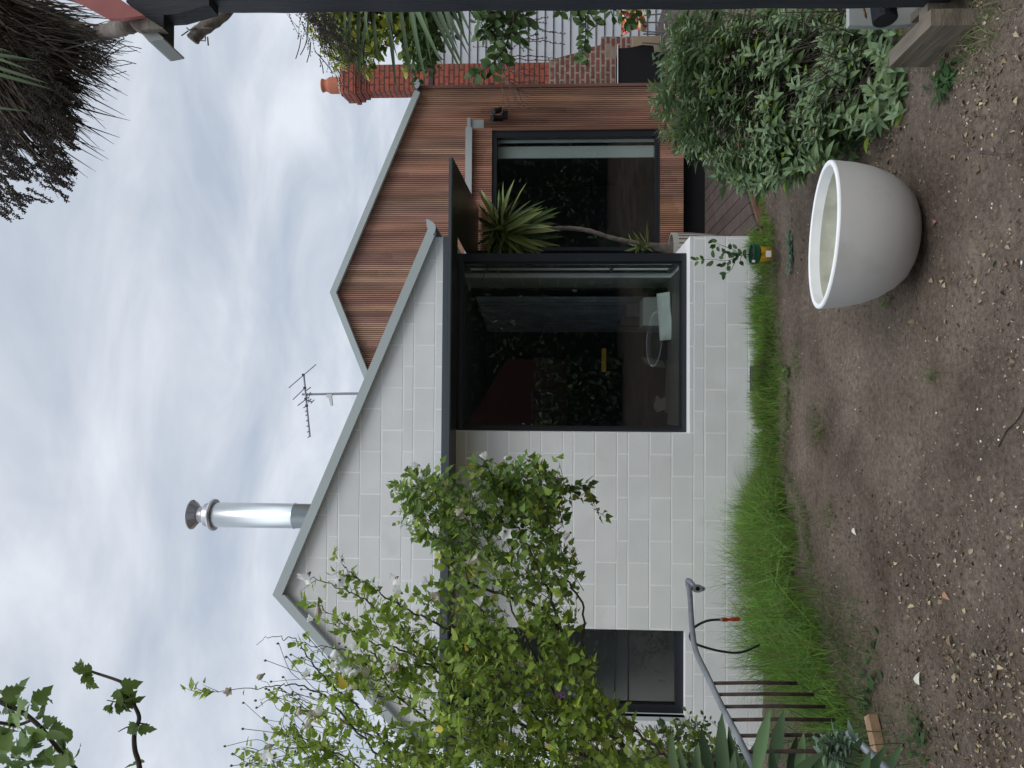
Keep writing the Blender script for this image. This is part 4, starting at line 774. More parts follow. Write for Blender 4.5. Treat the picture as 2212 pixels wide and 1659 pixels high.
main = [
 (S5((2050, 1900), (1850, 1650), (1790, 1430), (1700, 1280), (1600, 1130), (1480, 1060), (1280, 1000), (1130, 940), (1040, 850), (1020, 760), (930, 640), (880, 540), (790, 400)), 4.3, 4.3, 0.017, 0.003, 0.45, 1.0),
 (S5((1700, 1290), (1610, 1020), (1540, 880), (1480, 740), (1400, 620), (1340, 540), (1310, 420), (1260, 290)), 4.3, 4.1, 0.010, 0.002, 0.3, 1.5),
 (S5((1800, 1480), (1785, 1330), (1792, 1100), (1700, 940), (1640, 830), (1590, 640), (1570, 480), (1520, 330)), 4.3, 4.5, 0.009, 0.002, 0.45, 1.7),
 (S5((1590, 600), (1640, 480), (1700, 425), (1780, 450), (1830, 500), (1865, 555)), 4.5, 4.4, 0.004, 0.001, 0.1, 2.2),
 (S5((2000, 1900), (1750, 1700), (1500, 1500), (1250, 1290), (1000, 1180), (850, 1110), (700, 1020), (560, 930), (480, 850)), 4.4, 4.2, 0.012, 0.002, 0.3, 1.4),
 (S5((1900, 1950), (1500, 1750), (1200, 1500), (900, 1300), (700, 1130), (560, 1030), (420, 970), (290, 925)), 4.4, 4.6, 0.012, 0.002, 0.3, 1.2),
 (S5((1700, 1950), (1300, 1750), (1000, 1450), (800, 1330), (600, 1270), (480, 1180), (350, 1085)), 4.4, 4.1, 0.010, 0.0015, 0.3, 0.9),
 (S5((1700, 2000), (1200, 1850), (900, 1500), (700, 1400), (560, 1250), (430, 1180), (340, 1160)), 4.4, 4.7, 0.010, 0.0015, 0.3, 0.9),
 (S5((1500, 2000), (1000, 1750), (700, 1500), (560, 1350), (460, 1320), (290, 1290)), 4.4, 4.2, 0.009, 0.0015, 0.3, 0.8),
 ([cq(*a) for a in ((2300, 1900), (2100, 1600), (1900, 1330), (1720, 1170), (1650, 1070), (1600, 1000), (1540, 965), (1440, 963), (1368, 998))], 4.4, 4.3, 0.008, 0.0012, 0.99, 0.4),
 ([cq(*a) for a in ((2400, 1900), (2000, 1560), (1780, 1320), (1620, 1225), (1500, 1215), (1400, 1228), (1200, 1250), (1035, 1247))], 4.4, 4.1, 0.007, 0.001, 0.55, 0.5),
 ([cq(*a) for a in ((2300, 2000), (1900, 1640), (1700, 1530), (1640, 1505), (1530, 1440), (1412, 1392))], 4.4, 4.6, 0.007, 0.001, 0.5, 0.4),
 ([cq(*a) for a in ((2100, 1800), (1800, 1600), (1600, 1552), (1420, 1562), (1260, 1556))], 4.4, 4.2, 0.006, 0.001, 0.5, 0.6),
 ([cq(*a) for a in ((1900, 1900), (1600, 1720), (1480, 1660), (1350, 1605))], 4.3, 4.1, 0.005, 0.001, 0.5, 0.8),
 ([cq(*a) for a in ((2000, 1500), (1820, 1400), (1640, 1300), (1540, 1270), (1375, 1300))], 4.4, 4.5, 0.005, 0.001, 0.5, 0.4),
 ([cv(*a) for a in ((2300, 700), (1900, 560), (1700, 440), (1530, 300), (1430, 240))], 4.4, 4.3, 0.004, 0.001, 0.9, 0.3),
 ([cv(*a) for a in ((1400, 800), (1200, 660), (1100, 600), (1020, 560), (920, 490))], 4.3, 4.2, 0.003, 0.001, 0.9, 0.4),
 (S5((1700, 1900), (1400, 1500), (1250, 1150), (1180, 1000), (1150, 850), (1180, 700), (1200, 560), (1190, 400)), 4.4, 4.5, 0.008, 0.002, 0.4, 1.5),
 (S5((1800, 1900), (1600, 1500), (1450, 1200), (1350, 950), (1280, 750), (1230, 600), (1300, 420)), 4.4, 4.6, 0.009, 0.002, 0.4, 1.5),
 ([(1600, 1800), (1480, 1680), (1400, 1600), (1340, 1560), (1290, 1530)], 3.9, 3.9, 0.012, 0.003, 0.2, 1.0),
]
for m_ in main: stemline(*m_)
envA = [(790, 1345), (860, 1300), (945, 1265), (925, 1190), (885, 1140), (872, 1060), (905, 1012), (960, 1030), (1000, 1075), (1025, 1050), (1060, 1000), (1115, 1012), (1140, 1060), (1160, 1008), (1205, 1010), (1215, 1090), (1190, 1150), (1235, 1170), (1255, 1230), (1235, 1300), (1240, 1400), (1290, 1480), (1335, 1550), (1420, 1700), (560, 1700), (640, 1580), (705, 1460), (760, 1400)]
def fill(poly, n, y0, y1, base_pq, colf, ls, nl, ln, T=None, mbk=None, lv=None, spread=0.7, r=0.0022):
    for p, q in sample(poly, n):
        yy = random.uniform(y0, y1); a = P(p, q, yy); b = P(*base_pq, (y0+y1)/2); d = unit(a-b); twig(mbk, lv, a-d*ln*0.4, d+rnd3(1, spread*0.5)[0], ln*random.uniform(0.6, 1.3), random.randint(*nl), ls, lambda: colf(p, q), r)
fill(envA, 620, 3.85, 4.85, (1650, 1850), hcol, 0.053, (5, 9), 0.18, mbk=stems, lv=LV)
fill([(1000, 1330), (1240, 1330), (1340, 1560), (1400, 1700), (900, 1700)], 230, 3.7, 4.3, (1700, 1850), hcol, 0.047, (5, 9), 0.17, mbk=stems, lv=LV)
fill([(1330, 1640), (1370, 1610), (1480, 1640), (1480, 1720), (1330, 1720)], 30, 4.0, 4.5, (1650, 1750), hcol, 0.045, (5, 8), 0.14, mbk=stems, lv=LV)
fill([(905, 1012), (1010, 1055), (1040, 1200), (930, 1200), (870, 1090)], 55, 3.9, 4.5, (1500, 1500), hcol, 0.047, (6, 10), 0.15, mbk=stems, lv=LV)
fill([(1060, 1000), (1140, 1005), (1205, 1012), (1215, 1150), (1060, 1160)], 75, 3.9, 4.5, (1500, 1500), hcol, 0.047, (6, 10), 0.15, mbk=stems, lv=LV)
# fine bare twigs with buds on the sky side
for _ in range(50):
    p, q = sample([(700, 1400), (560, 1560), (560, 1690), (760, 1690), (800, 1420)], 1)[0]; a = P(p, q, random.uniform(4.0, 4.7)); d = unit(unit(a-P(1300, 1850, 4.3))+rnd3(1, 0.28)[0]); ln_ = random.uniform(0.08, 0.3); pts = spline([a, a+d*0.4*ln_+rnd3(1, 0.012)[0], a+d*ln_+rnd3(1, 0.04)[0]], 4); stems.tube(pts, [0.0018]*len(pts), 4)
    budp.append(pts[-1])
LOBN = ([(x*0.8, y, z*1.2) for x, y, z in LOBED[0]], LOBED[1])
stems.build('branches', 'bark', hib, smooth=True); LV.build('foliage', LOBN, 'leaf', hib)
fl5 = [c5(*a) for a in ((895, 320), (915, 360), (860, 590), (1010, 660), (1140, 560), (1150, 610), (1200, 490), (1195, 385), (1265, 290), (1375, 285), (1510, 320), (1325, 520), (1400, 610), (1365, 680), (1205, 860), (1345, 865), (1230, 1085), (950, 965), (1005, 1010), (800, 1015), (780, 930), (480, 835), (500, 880), (465, 945), (300, 910), (325, 1160), (350, 1085), (560, 1290), (530, 1420), (765, 1390), (740, 1430), (440, 1430), (300, 1465), (535, 1545), (1470, 1380), (1410, 1635), (1640, 770), (1720, 690), (630, 1450), (660, 1600), (415, 1365))]+[cv(*a) for a in ((935, 430), (1420, 440), (1705, 370), (1330, 790), (1460, 890), (1560, 870), (1460, 1000), (1040, 1200), (1010, 1310), (1050, 1310), (1350, 1370), (570, 585), (1895, 370))]+[(1440, 1625), (1372, 1622)]
FT = []   # crumpled bell: five petals
def flower(c, d, s, mt, open_=0.5, name='flower'):
    mb = MB(); y = unit(d); x = unit(np.cross(y, [0.3, 0.2, 1])); z = np.cross(x, y); n = 15; prev = None; rings = []
    for t, rr in ((0, 0.12), (0.25, 0.26), (0.5, 0.34+0.1*open_), (0.78, 0.40+0.45*open_), (1.0, 0.30+0.75*open_)):
        ring = []
        for j in range(n):
            a = 2*math.pi*j/n; wob = 1+(0.28*t)*math.cos(5*a)+random.gauss(0, 0.07)*t; ring.append(c+s*(x*math.cos(a)*rr*wob+z*math.sin(a)*rr*wob+y*(t+0.12*t*math.cos(5*a+1)-0.1*open_*t*t)))
        rings.append(ring)
    vs = [v for r_ in rings for v in r_]; mb.add(vs, [(i*n+j, i*n+(j+1) % n, (i+1)*n+(j+1) % n, (i+1)*n+j) for i in range(4) for j in range(n)]+[tuple(range(n))], 0)
    mb.tube([c-y*s*0.25, c, c+y*s*0.15], [s*0.1, s*0.17, s*0.12], 6, 1)
    if open_ > 0.8: mb.tube([c+y*s*0.1, c+y*s*0.5], [s*0.26, s*0.06], 8, 2)
    return mb.build(name, [mt, 'sage2', 'heart'], hib, smooth=True)
M['sage2'] = mat('flower_calyx', (0.10, 0.13, 0.06), 0.7)
for k, (p, q) in enumerate(fl5):
    c = P(p, q, random.uniform(3.85, 4.15)); op = random.choice((0.0, 0.0, 0.1, 0.2, 0.3, 0.4, 0.5, 0.9)); flower(c, np.array([random.gauss(0.15, 0.6), random.gauss(-0.5, 0.4), random.gauss(0.3, 0.5)]), random.uniform(0.030, 0.046), 'wilt' if random.random() < 0.2 else 'petal', op)
bd = MB()
for c in budp+[P(*cv(*a), 4.2) for a in ((860, 715), (950, 900), (1030, 690), (1270, 1085), (1840, 135), (1770, 95), (1660, 240), (1830, 300), (1560, 380), (1640, 540), (1290, 1270), (1400, 1285), (840, 1335), (1330, 700), (1460, 640), (1570, 650))]: bd.tube([c, c+[0, 0, 0.008], c+[0, 0, 0.016]], [0.004, 0.0075, 0.002], 6)
tag(bd.build('buds', 'sage2', hib, smooth=True), kind='stuff')
# leafy ends of the same kind hanging in from the top left, close to the camera
tb_ = thing('overhanging_branch', 'dark leafy branches hanging into the top left corner of the view', 'branch', P(100, 1659, 2.4))
sm = MB(); L2 = Leaves(); LC = (0.12, 0.20, 0.045)
def br(pts2, Yb, r0, r1): sp = spline([P(*a, Yb) for a in pts2], 5); sm.tube(sp, [r0+(r1-r0)*i/(len(sp)-1) for i in range(len(sp))], 7); return sp
br([cq(*a) for a in ((-200, 1180), (0, 1305), (90, 1345), (170, 1400), (240, 1470), (320, 1570), (400, 1659), (520, 1790))], 2.4, 0.008, 0.006); br([cq(*a) for a in ((-150, 1410), (0, 1418), (90, 1430), (165, 1405))], 2.42, 0.006, 0.005); br([cq(*a) for a in ((60, 1600), (130, 1620), (170, 1700))], 2.5, 0.004, 0.004)
hang = [(20, 1240), (110, 1240), (40, 1290), (120, 1310), (200, 1300), (250, 1290), (90, 1400), (30, 1450), (60, 1380), (150, 1480), (210, 1440), (230, 1390), (270, 1420), (100, 1500), (40, 1520), (180, 1540), (130, 1560), (200, 1590), (260, 1560), (320, 1500), (310, 1450), (330, 1620), (360, 1590), (60, 1600), (20, 1640), (100, 1640), (160, 1640), (230, 1640), (280, 1650), (300, 1600), (20, 1560), (440, 1590), (40, 1340), (140, 1350), (10, 1480), (80, 1550), (200, 1500), (280, 1510), (220, 1350), (60, 1250), (-60, 1350), (-60, 1450), (-60, 1550), (340, 1540)]
for a in hang:
    for _ in range(1 if random.random() < 0.5 else 2): c = P(*cq(a[0]+random.gauss(0, 14), a[1]+random.gauss(0, 14)), 2.4+random.uniform(-0.12, 0.12)); d = unit(np.array([random.gauss(0.3, 0.6), random.gauss(0, 0.5), random.gauss(-0.1, 0.6)])); L2.put(c-d*0.03, d, unit(np.array([0, -0.9, 0.3])+rnd3(1)[0]*0.5), random.uniform(0.05, 0.075), jit(LC, 0.2))
sm.build('branches', 'bark', tb_, smooth=True); L2.build('foliage', LOBED, 'leaf', tb_)
tb2 = thing('overhanging_branch', 'single thin branch with few leaves reaching across the sky at the left', 'branch', P(300, 1659, 2.6))
sm = MB(); L2 = Leaves(); Yb = 2.6
br([cq(*a) for a in ((760, 1900), (745, 1659), (720, 1560), (718, 1470), (742, 1400), (730, 1350), (690, 1280), (655, 1210), (625, 1190), (520, 1155), (460, 1135), (425, 1130))], Yb, 0.0095, 0.0035)
for a in (((715, 1440), (712, 1418)), ((745, 1420), (790, 1425)), ((718, 1440), (680, 1440), (632, 1465)), ((700, 1315), (640, 1310), (570, 1297)), ((655, 1215), (700, 1200)), ((460, 1140), (455, 1190), (490, 1215))): br([cq(*b) for b in a], Yb, 0.003, 0.0015)
for (x, y, dx_, dz_, s) in ((705, 1215, 0.2, -1, 0.07), (645, 1260, -0.3, 0.2, 0.05), (640, 1285, -0.6, -0.2, 0.06), (665, 1320, -0.8, 0, 0.06), (725, 1298, 0.1, -1, 0.065), (680, 1300, 0.7, 0.3, 0.055), (590, 1340, -0.9, 0.3, 0.045), (585, 1350, -0.8, -0.2, 0.04), (790, 1452, -0.3, -0.9, 0.06), (700, 1455, -0.5, 0.7, 0.055), (710, 1640, 0, 0.9, 0.07), (475, 1185, -0.8, -0.6, 0.05), (430, 1105, 0.7, 0.6, 0.05), (420, 1125, 0.6, -0.3, 0.045), (445, 1140, 0.2, 0.8, 0.05), (495, 1215, -0.5, -0.9, 0.05), (670, 1340, -0.5, -0.5, 0.05), (700, 1275, 0.6, -0.5, 0.05), (650, 1330, 0.3, -0.7, 0.05), (415, 1110, 0.4, 0.9, 0.04)):
    c = P(*cq(x, y), Yb+random.uniform(-0.03, 0.03)); d = unit(np.array([dx_, random.gauss(0, 0.3), dz_])); L2.put(c-d*s*0.5, d, unit(np.array([0, -1, 0.2])+rnd3(1)[0]*0.5), s, jit((0.12, 0.185, 0.04), 0.2))
sm.build('branches', 'bark', tb2, smooth=True); L2.build('foliage', LOBED, 'leaf', tb2)
# ------------------------------------------------------------------ silver green shrub at the right
sg = thing('silver_shrub', 'big bushy shrub of silvery green pointed leaves beside the planter', 'shrub', (1.75, 4.75, 0))
envS = [(1397, 200), (1400, 260), (1440, 320), (1500, 360), (1560, 395), (1625, 418), (1680, 395), (1720, 370), (1800, 330), (1860, 300), (1930, 285), (1965, 250), (1930, 190), (1870, 215), (1840, 190), (1800, 60), (1780, 10), (1440, 10), (1425, 90), (1405, 130)]
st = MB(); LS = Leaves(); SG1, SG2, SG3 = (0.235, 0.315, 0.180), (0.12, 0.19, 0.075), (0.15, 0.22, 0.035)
sroot = G(1850, 110, 0)
pts_s = sample(envS, 640)+sample([(1790, 60), (1900, 40), (1945, 110), (1900, 220), (1800, 220)], 45)+sample([(1850, 215), (1930, 95), (1985, 120), (1995, 190), (1950, 260), (1880, 250)], 60)+sample([(1560, 395), (1625, 418), (1680, 395), (1760, 350), (1740, 300), (1560, 330)], 40)
for p, q in pts_s:
    # upper shoots stand further back, lower ones nearer the camera
    t = min(1, max(0, (p-1400)/560)); yy = 5.55-1.25*t+random.uniform(-0.35, 0.35); a = P(p, q, yy)
    if a[2] < 0.03: a[2] = 0.03
    ctr = np.array([a[0]*0.35+1.75*0.65, 4.9, a[2]-0.55]); d = unit(unit(a-ctr)*0.8+np.array([0, 0, 0.55])+rnd3(1, 0.28)[0]); front = random.random()
    k = random.randint(5, 8)
    for j in range(k):
        tt = j/k; c = a-d*(1-tt)*0.14; big = 1.25-0.8*tt
        for sgn in (0, 1):
            ph = j*1.57+sgn*math.pi+random.gauss(0, 0.3); u = unit(np.cross(d, [0.2, 0.3, 1])); v = np.cross(d, u); s = u*math.cos(ph)+v*math.sin(ph); ld = unit(s*(1.0-0.35*tt)+d*(0.25+0.7*tt)+[0, 0, -0.12]); nr_ = unit(d*1.0-s*0.2+rnd3(1, 0.25)[0])
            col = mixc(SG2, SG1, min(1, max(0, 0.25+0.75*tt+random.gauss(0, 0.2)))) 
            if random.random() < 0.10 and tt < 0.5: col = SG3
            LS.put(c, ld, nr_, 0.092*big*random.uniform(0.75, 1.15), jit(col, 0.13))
    if random.random() < 0.45: m_ = (a+sroot)/2+rnd3(1, 0.06)[0]; sp = spline([sroot+rnd3(1, 0.12)[0]*[1, 1, 0], m_, a-d*0.1, a], 3); st.tube(sp, [0.005, 0.0045, 0.004, 0.0035, 0.003, 0.003, 0.0025, 0.002, 0.002, 0.0015][:len(sp)], 4, cap=False)
for _ in range(150):  # dry bare stems in the open base
    p, q = random.uniform(1790, 1900), random.uniform(20, 215); a = P(p, q, random.uniform(4.3, 4.9)); b = a+np.array([random.gauss(-0.12, 0.12), random.gauss(0, 0.15), random.uniform(0.10, 0.35)]); c = a+np.array([random.gauss(0.1, 0.05), random.gauss(0.05, 0.05), -random.uniform(0.1, 0.3)]); st.tube([c, a, b], [0.004, 0.0035, 0.002], 4, cap=False)
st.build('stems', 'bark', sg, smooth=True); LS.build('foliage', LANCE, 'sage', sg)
# ------------------------------------------------------------------ yucca in a fluted pot
yk = thing('yucca_plant', 'spiky green yucca with a thin bent trunk in front of the bay window', 'plant', P(1420, 545, 8.2))
YY = 8.1; c2 = lambda x, y: (658.3+x*0.372, y*0.372)
mb = MB(); tr = spline([P(*c2(*a), YY) for a in ((2150, 1450), (2080, 1440), (1990, 1425), (1900, 1405), (1780, 1380), (1650, 1340), (1540, 1325), (1420, 1328), (1300, 1330), (1150, 1335))], 6); n = len(tr)
mb.tube(tr, [0.058-0.036*min(1, (i/n)*3.2)+0.003*(i % 3 == 0) for i in range(n)], 10); mb.build('trunk', 'greybark', yk, smooth=True)
LY = Leaves(); hd = P(*c2(1115, 1345), YY)
tips = [(990, 1280), (985, 1330), (1000, 1400), (1040, 1470), (1090, 1475), (1030, 1160), (1120, 1150), (1160, 1170), (1235, 1140), (1300, 1180), (1370, 1240), (1440, 1270), (1480, 1300), (1480, 1375), (1480, 1440), (1380, 1475), (1300, 1475), (1200, 1480), (1150, 1475), (1250, 1470), (1340, 1460), (1420, 1350), (1330, 1290), (1250, 1240), (1180, 1230), (1400, 1410), (1080, 1190), (1000, 1205), (1440, 1470)]
for k in range(115):
    if k < len(tips): tp = P(*c2(*tips[k]), YY+random.uniform(-0.25, 0.2))
    else: a = random.uniform(0, 2*math.pi); e_ = random.uniform(-1.2, 0.9); tp = hd+random.uniform(0.4, 0.62)*np.array([math.cos(a)*math.cos(e_), math.sin(a)*math.cos(e_), math.sin(e_)-0.15])
    c = hd+rnd3(1, 0.025)[0]+np.array([0, 0, -random.uniform(0, 0.12)]); d = tp-c; ln = np.linalg.norm(d); LY.put(c, d, unit(np.array([0, -0.4, 1])+rnd3(1, 0.3)[0]), ln, jit(random.choice(((0.13, 0.18, 0.04), (0.07, 0.12, 0.03), (0.30, 0.34, 0.13))), 0.2))
hb = P(*c2(1960, 1425), YY-0.05)
for k in range(26): a = random.uniform(0, 2*math.pi); e_ = random.uniform(-0.2, 1.3); LY.put(hb+rnd3(1, 0.015)[0]+[0, 0, random.uniform(-0.08, 0.06)], np.array([math.cos(a)*math.cos(e_), math.sin(a)*math.cos(e_), math.sin(e_)]), np.array([0, -0.3, 1]), random.uniform(0.12, 0.26), jit((0.13, 0.17, 0.04), 0.2))
LY.build('leaves', STIFF, 'darkleaf', yk)
fp = P(1449, 545, YY); rf = 0.5*84/F*YY; mb = MB(); hf = fp[2]-0.05; nn_ = 96
vs = []; prof = [(0.80, 0), (0.92, 0.3), (0.98, 0.6), (1.0, 0.9), (1.0, 1.0), (0.90, 1.0), (0.88, 0.85), (0.02, 0.84)]
for r_, z_ in prof:
    for j in range(nn_): t = 2*math.pi*j/nn_; rr = rf*r_*(1-(0.025 if (j % 4 == 0) and z_ < 0.95 and r_ > 0.8 else 0)); vs.append((fp[0]+rr*math.cos(t), YY+rr*math.sin(t), 0.05+hf*z_))
k = len(prof); fs = [(i*nn_+j, i*nn_+(j+1) % nn_, (i+1)*nn_+(j+1) % nn_, (i+1)*nn_+j) for i in range(k-1) for j in range(nn_)]
mb.add(vs, fs); 
for q_, f in enumerate(fs):
    if q_ < 3*nn_ and (q_ % nn_) % 4 in (0,): mb.m[q_] = 1
    if q_ >= 6*nn_: mb.m[q_] = 2
tag(mb.build('fluted_pot', ['ceramic', 'flutegroove', 'soilpot']), 'round fluted off-white pot holding the yucca behind the corner window', 'pot')
# ------------------------------------------------------------------ little citrus in a yellow and green nursery pot
cp_ = lambda x, y: (1536+x*0.0992, 493.7+y*0.0992); Yn = 6.5
pb = P(*cp_(1310, 520), Yn); pr = P(*cp_(880, 555), Yn); r_ = 0.5*43/F*Yn; zt_ = pr[2]; zb_ = pb[2]; cxp = float(pr[0])
npot = thing('nursery_pot', 'small yellow and green printed nursery pot in the grass by the house corner', 'pot', (cxp, Yn, zb_))
mb = MB(); mb.lathe([(0.001, zb_), (r_*0.62, zb_), (r_*0.80, zb_+(zt_-zb_)*0.62)], (cxp, Yn, 0), 32); mb.build('pot_body', 'yellowpot', npot, smooth=True)
mb = MB(); mb.lathe([(r_*0.80, zb_+(zt_-zb_)*0.62), (r_*0.97, zb_+(zt_-zb_)*0.70), (r_*0.97, zt_-0.012), (r_*1.04, zt_-0.01), (r_*1.04, zt_+0.003), (r_*0.95, zt_+0.003), (r_*0.92, zt_-0.02)], (cxp, Yn, 0), 32); mb.build('pot_band', 'greenpot', npot, smooth=False)
mb = MB(); mb.lathe([(r_*0.93, zt_-0.02), (0.001, zt_-0.016)], (cxp, Yn, 0), 24); mb.build('potting_mix', 'soilpot', npot)
mb = MB(); a = P(*cp_(1195, 480), Yn-r_-0.004); b = P(*cp_(1310, 620), Yn-r_-0.004); mb.box((b[0], a[1], b[2]), (a[0], a[1]+0.002, a[2])); mb.build('price_tag', 'white', npot); mb = MB(); a = P(*cp_(885, 740), Yn-r_*0.9); b = P(*cp_(950, 690), Yn-r_*0.9); mb.box((min(a[0], b[0]), a[1]-0.01, b[2]), (max(a[0], b[0]), a[1]-0.008, a[2])); mb.build('band_sticker', 'white', npot)
ct = thing('citrus_seedling', 'young citrus plant with dark glossy leaves growing in the yellow pot', 'plant', (cxp, Yn, zt_))
c33 = lambda x, y: (1404.4+x*0.0992, 482.8+y*0.0992); sm = MB(); LCt = Leaves(); o_ = np.array([cxp, Yn, zt_-0.02])
brs = [[(2150, 680), (1950, 700), (1750, 790), (1600, 810), (1420, 790), (1200, 780), (1000, 780)], [(1900, 640), (1800, 560), (1600, 490), (1500, 450), (1400, 400)], [(1850, 840), (1820, 900), (1760, 1010), (1690, 1070), (1600, 1080)], [(1950, 700), (1850, 600), (1750, 650), (1650, 640)], [(1750, 790), (1650, 880), (1540, 890)], [(2000, 700), (1960, 800), (2000, 870)]]
for b in brs: sp = spline([P(*c33(*a), Yn+random.uniform(-0.03, 0.03)) for a in b], 4); sm.tube(sp, [0.0032*(1-0.6*i/len(sp)) for i in range(len(sp))], 5)
sm.tube([o_, P(*c33(2000, 690), Yn)], 0.0036, 6)
for (x, y, dx_, dz_, s) in ((1000, 780, -0.1, 1, 0.055), (960, 760, 0.5, 0.8, 0.05), (1000, 850, -0.7, 0.7, 0.05), (1150, 760, 0.6, 0.6, 0.05), (1150, 800, -0.8, 0.4, 0.05), (1370, 690, 0.8, 0.3, 0.07), (1330, 840, -0.9, 0.6, 0.06), (1280, 880, -0.6, 0.9, 0.05), (1400, 370, 0.2, 1, 0.06), (1330, 380, -0.5, 0.9, 0.05), (1380, 500, -0.9, 0.4, 0.055), (1350, 480, -0.6, 0.7, 0.05), (1500, 480, 0.1, -0.4, 0.05), (1480, 560, -0.7, -0.2, 0.05), (1620, 610, 0.8, 0.5, 0.05), (1580, 680, -0.6, 0.3, 0.045), (1560, 760, 0.4, 0.8, 0.05), (1600, 880, -0.7, 0.6, 0.06), (1530, 900, -0.3, 0.9, 0.05), (1700, 980, -0.9, 0.1, 0.045), (1600, 1090, 0.1, 1, 0.06), (1590, 1160, -0.8, 0.1, 0.055), (1740, 520, 0.9, 0.2, 0.05), (1860, 520, 0.7, 0.8, 0.05), (1750, 700, 0.8, 0.1, 0.05), (1850, 660, 0.3, 0.8, 0.05), (1830, 800, -0.9, 0.2, 0.045), (1980, 850, -0.9, -0.4, 0.05), (1900, 720, 0.9, 0.2, 0.05), (2050, 640, 0.9, -0.2, 0.055), (2060, 720, -0.5, -0.8, 0.05), (1960, 620, 0.8, 0.6, 0.05), (1880, 760, -0.7, 0.7, 0.045), (1720, 860, -0.8, 0.5, 0.045), (1800, 700, -0.2, 1, 0.05), (1930, 660, 0.3, -0.9, 0.05), (1700, 640, 0.2, 0.9, 0.045)):
    for _ in range(2 if x > 1600 else 1):
        c = P(*c33(x+random.gauss(0, 12), y+random.gauss(0, 12)), Yn+random.uniform(-0.04, 0.04)); d = unit(np.array([dx_, random.gauss(0, 0.35), dz_])); LCt.put(c-d*s*0.4, d, unit(np.array([0, -0.9, 0.5])+rnd3(1, 0.4)[0]), s, jit((0.055, 0.115, 0.032) if x > 1150 else (0.10, 0.20, 0.035), 0.2))
sm.build('stem', 'bark', ct, smooth=True); LCt.build('leaves', OVAL, 'leaf', ct)
# ------------------------------------------------------------------ right hand greenery
cr_ = lambda x, y: (630.9+x*0.1984, y*0.1984)
lt = thing('citrus_tree', 'rounded yellow green citrus tree beside the brick chimney', 'tree', (4.2, 8.2, 0))
sm = MB(); LT = Leaves(); envT = [(705, 20), (700, 60), (730, 115), (750, 138), (800, 125), (830, 110), (835, 60), (870, 70), (880, 118), (930, 128), (950, 110), (955, 60), (975, 40), (990, -60), (700, -60)]
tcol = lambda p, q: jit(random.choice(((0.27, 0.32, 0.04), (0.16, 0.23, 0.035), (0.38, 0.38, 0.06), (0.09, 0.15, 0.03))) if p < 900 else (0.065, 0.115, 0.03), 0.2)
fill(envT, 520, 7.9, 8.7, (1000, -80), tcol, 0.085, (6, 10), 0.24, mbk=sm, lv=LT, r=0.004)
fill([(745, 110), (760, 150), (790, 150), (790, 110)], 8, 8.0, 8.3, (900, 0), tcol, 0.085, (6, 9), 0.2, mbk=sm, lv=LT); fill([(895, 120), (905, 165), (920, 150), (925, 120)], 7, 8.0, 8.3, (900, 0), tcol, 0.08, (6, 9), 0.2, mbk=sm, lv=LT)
tk = P(1250, -60, 8.3); sm.tube([(tk[0], 8.3, -0.1), (tk[0]+0.05, 8.3, 1.2), (tk[0], 8.3, 2.2)], [0.06, 0.05, 0.03], 8)
for _ in range(14): p, q = sample(envT, 1)[0]; sm.tube(spline([(tk[0], 8.3, random.uniform(1.2, 2.2)), (P(p, q, 8.3)+tk)/2+[0, 0, 0.2], P(p, q, 8.3)], 3), 0.012, 5)
sm.build('trunk', 'bark', lt, smooth=True); LT.build('crown', OVAL, 'leaf', lt)
pm = thing('strap_leaf_palm', 'hanging long green strap leaves coming in from the right edge above the chimney', 'palm', P(900, -120, 3.9))
LP = Leaves()
for (x0, y0, x1, y1, wd) in ((700, -200, 525, 640, 1), (760, -200, 640, 790, 0.8), (900, -300, 655, 700, 1.3), (940, -250, 620, 760, 1.5), (880, -100, 880, 640, 0.7), (1070, -400, 1025, 870, 1.9), (1160, -300, 1200, 810, 0.9), (1240, -300, 1360, 800, 1.2), (1000, -100, 1060, 560, 0.6), (1390, -300, 1440, 640, 0.9), (1200, -300, 1530, 620, 0.9), (1420, -150, 1780, 740, 0.9), (1480, -200, 1770, 640, 0.8), (1560, -200, 1820, 520, 0.8), (1650, -200, 1860, 480, 0.7), (1700, -200, 1900, 300, 0.7), (560, -200, 330, 520, 0.9), (480, -200, 230, 480, 0.8), (300, -200, 50, 380, 0.7), (620, -200, 480, 500, 0.8), (700, -100, 560, 420, 0.7), (1300, -250, 1320, 500, 0.8), (1600, -250, 1690, 420, 0.8), (1750, -250, 1840, 420, 0.6), (820, -250, 720, 380, 0.8), (400, -200, 300, 300, 0.7)):
    a = P(*cr_(x0, y0), 3.95); b = P(*cr_(x1, y1), 3.75+random.uniform(-0.15, 0.1)); d = b-a; LP.put(a, d, unit(np.array([random.gauss(0, 0.3), -1, 0.5])), np.linalg.norm(d), jit((0.085, 0.13, 0.06), 0.25))
LP.build('leaves', STRAP, 'darkleaf', pm)
sm = MB(); 
for _ in range(120):
    y = random.uniform(-80, 420); x = 60+y*0.8+random.gauss(60, 90); a = P(*cr_(x, y), 3.8+random.uniform(-0.2, 0.2)); d = np.array([-0.75+random.gauss(0, 0.35), random.gauss(0, 0.3), -0.5+random.gauss(0, 0.3)]); pts = spline([a, a+d*0.11, a+d*0.21+rnd3(1, 0.02)[0]], 4); sm.tube(pts, 0.0013, 3, cap=False)
    for k in range(12): c = pts[k % len(pts)]+rnd3(1, 0.006)[0]; sm.box(c-0.0022, c+0.0022)
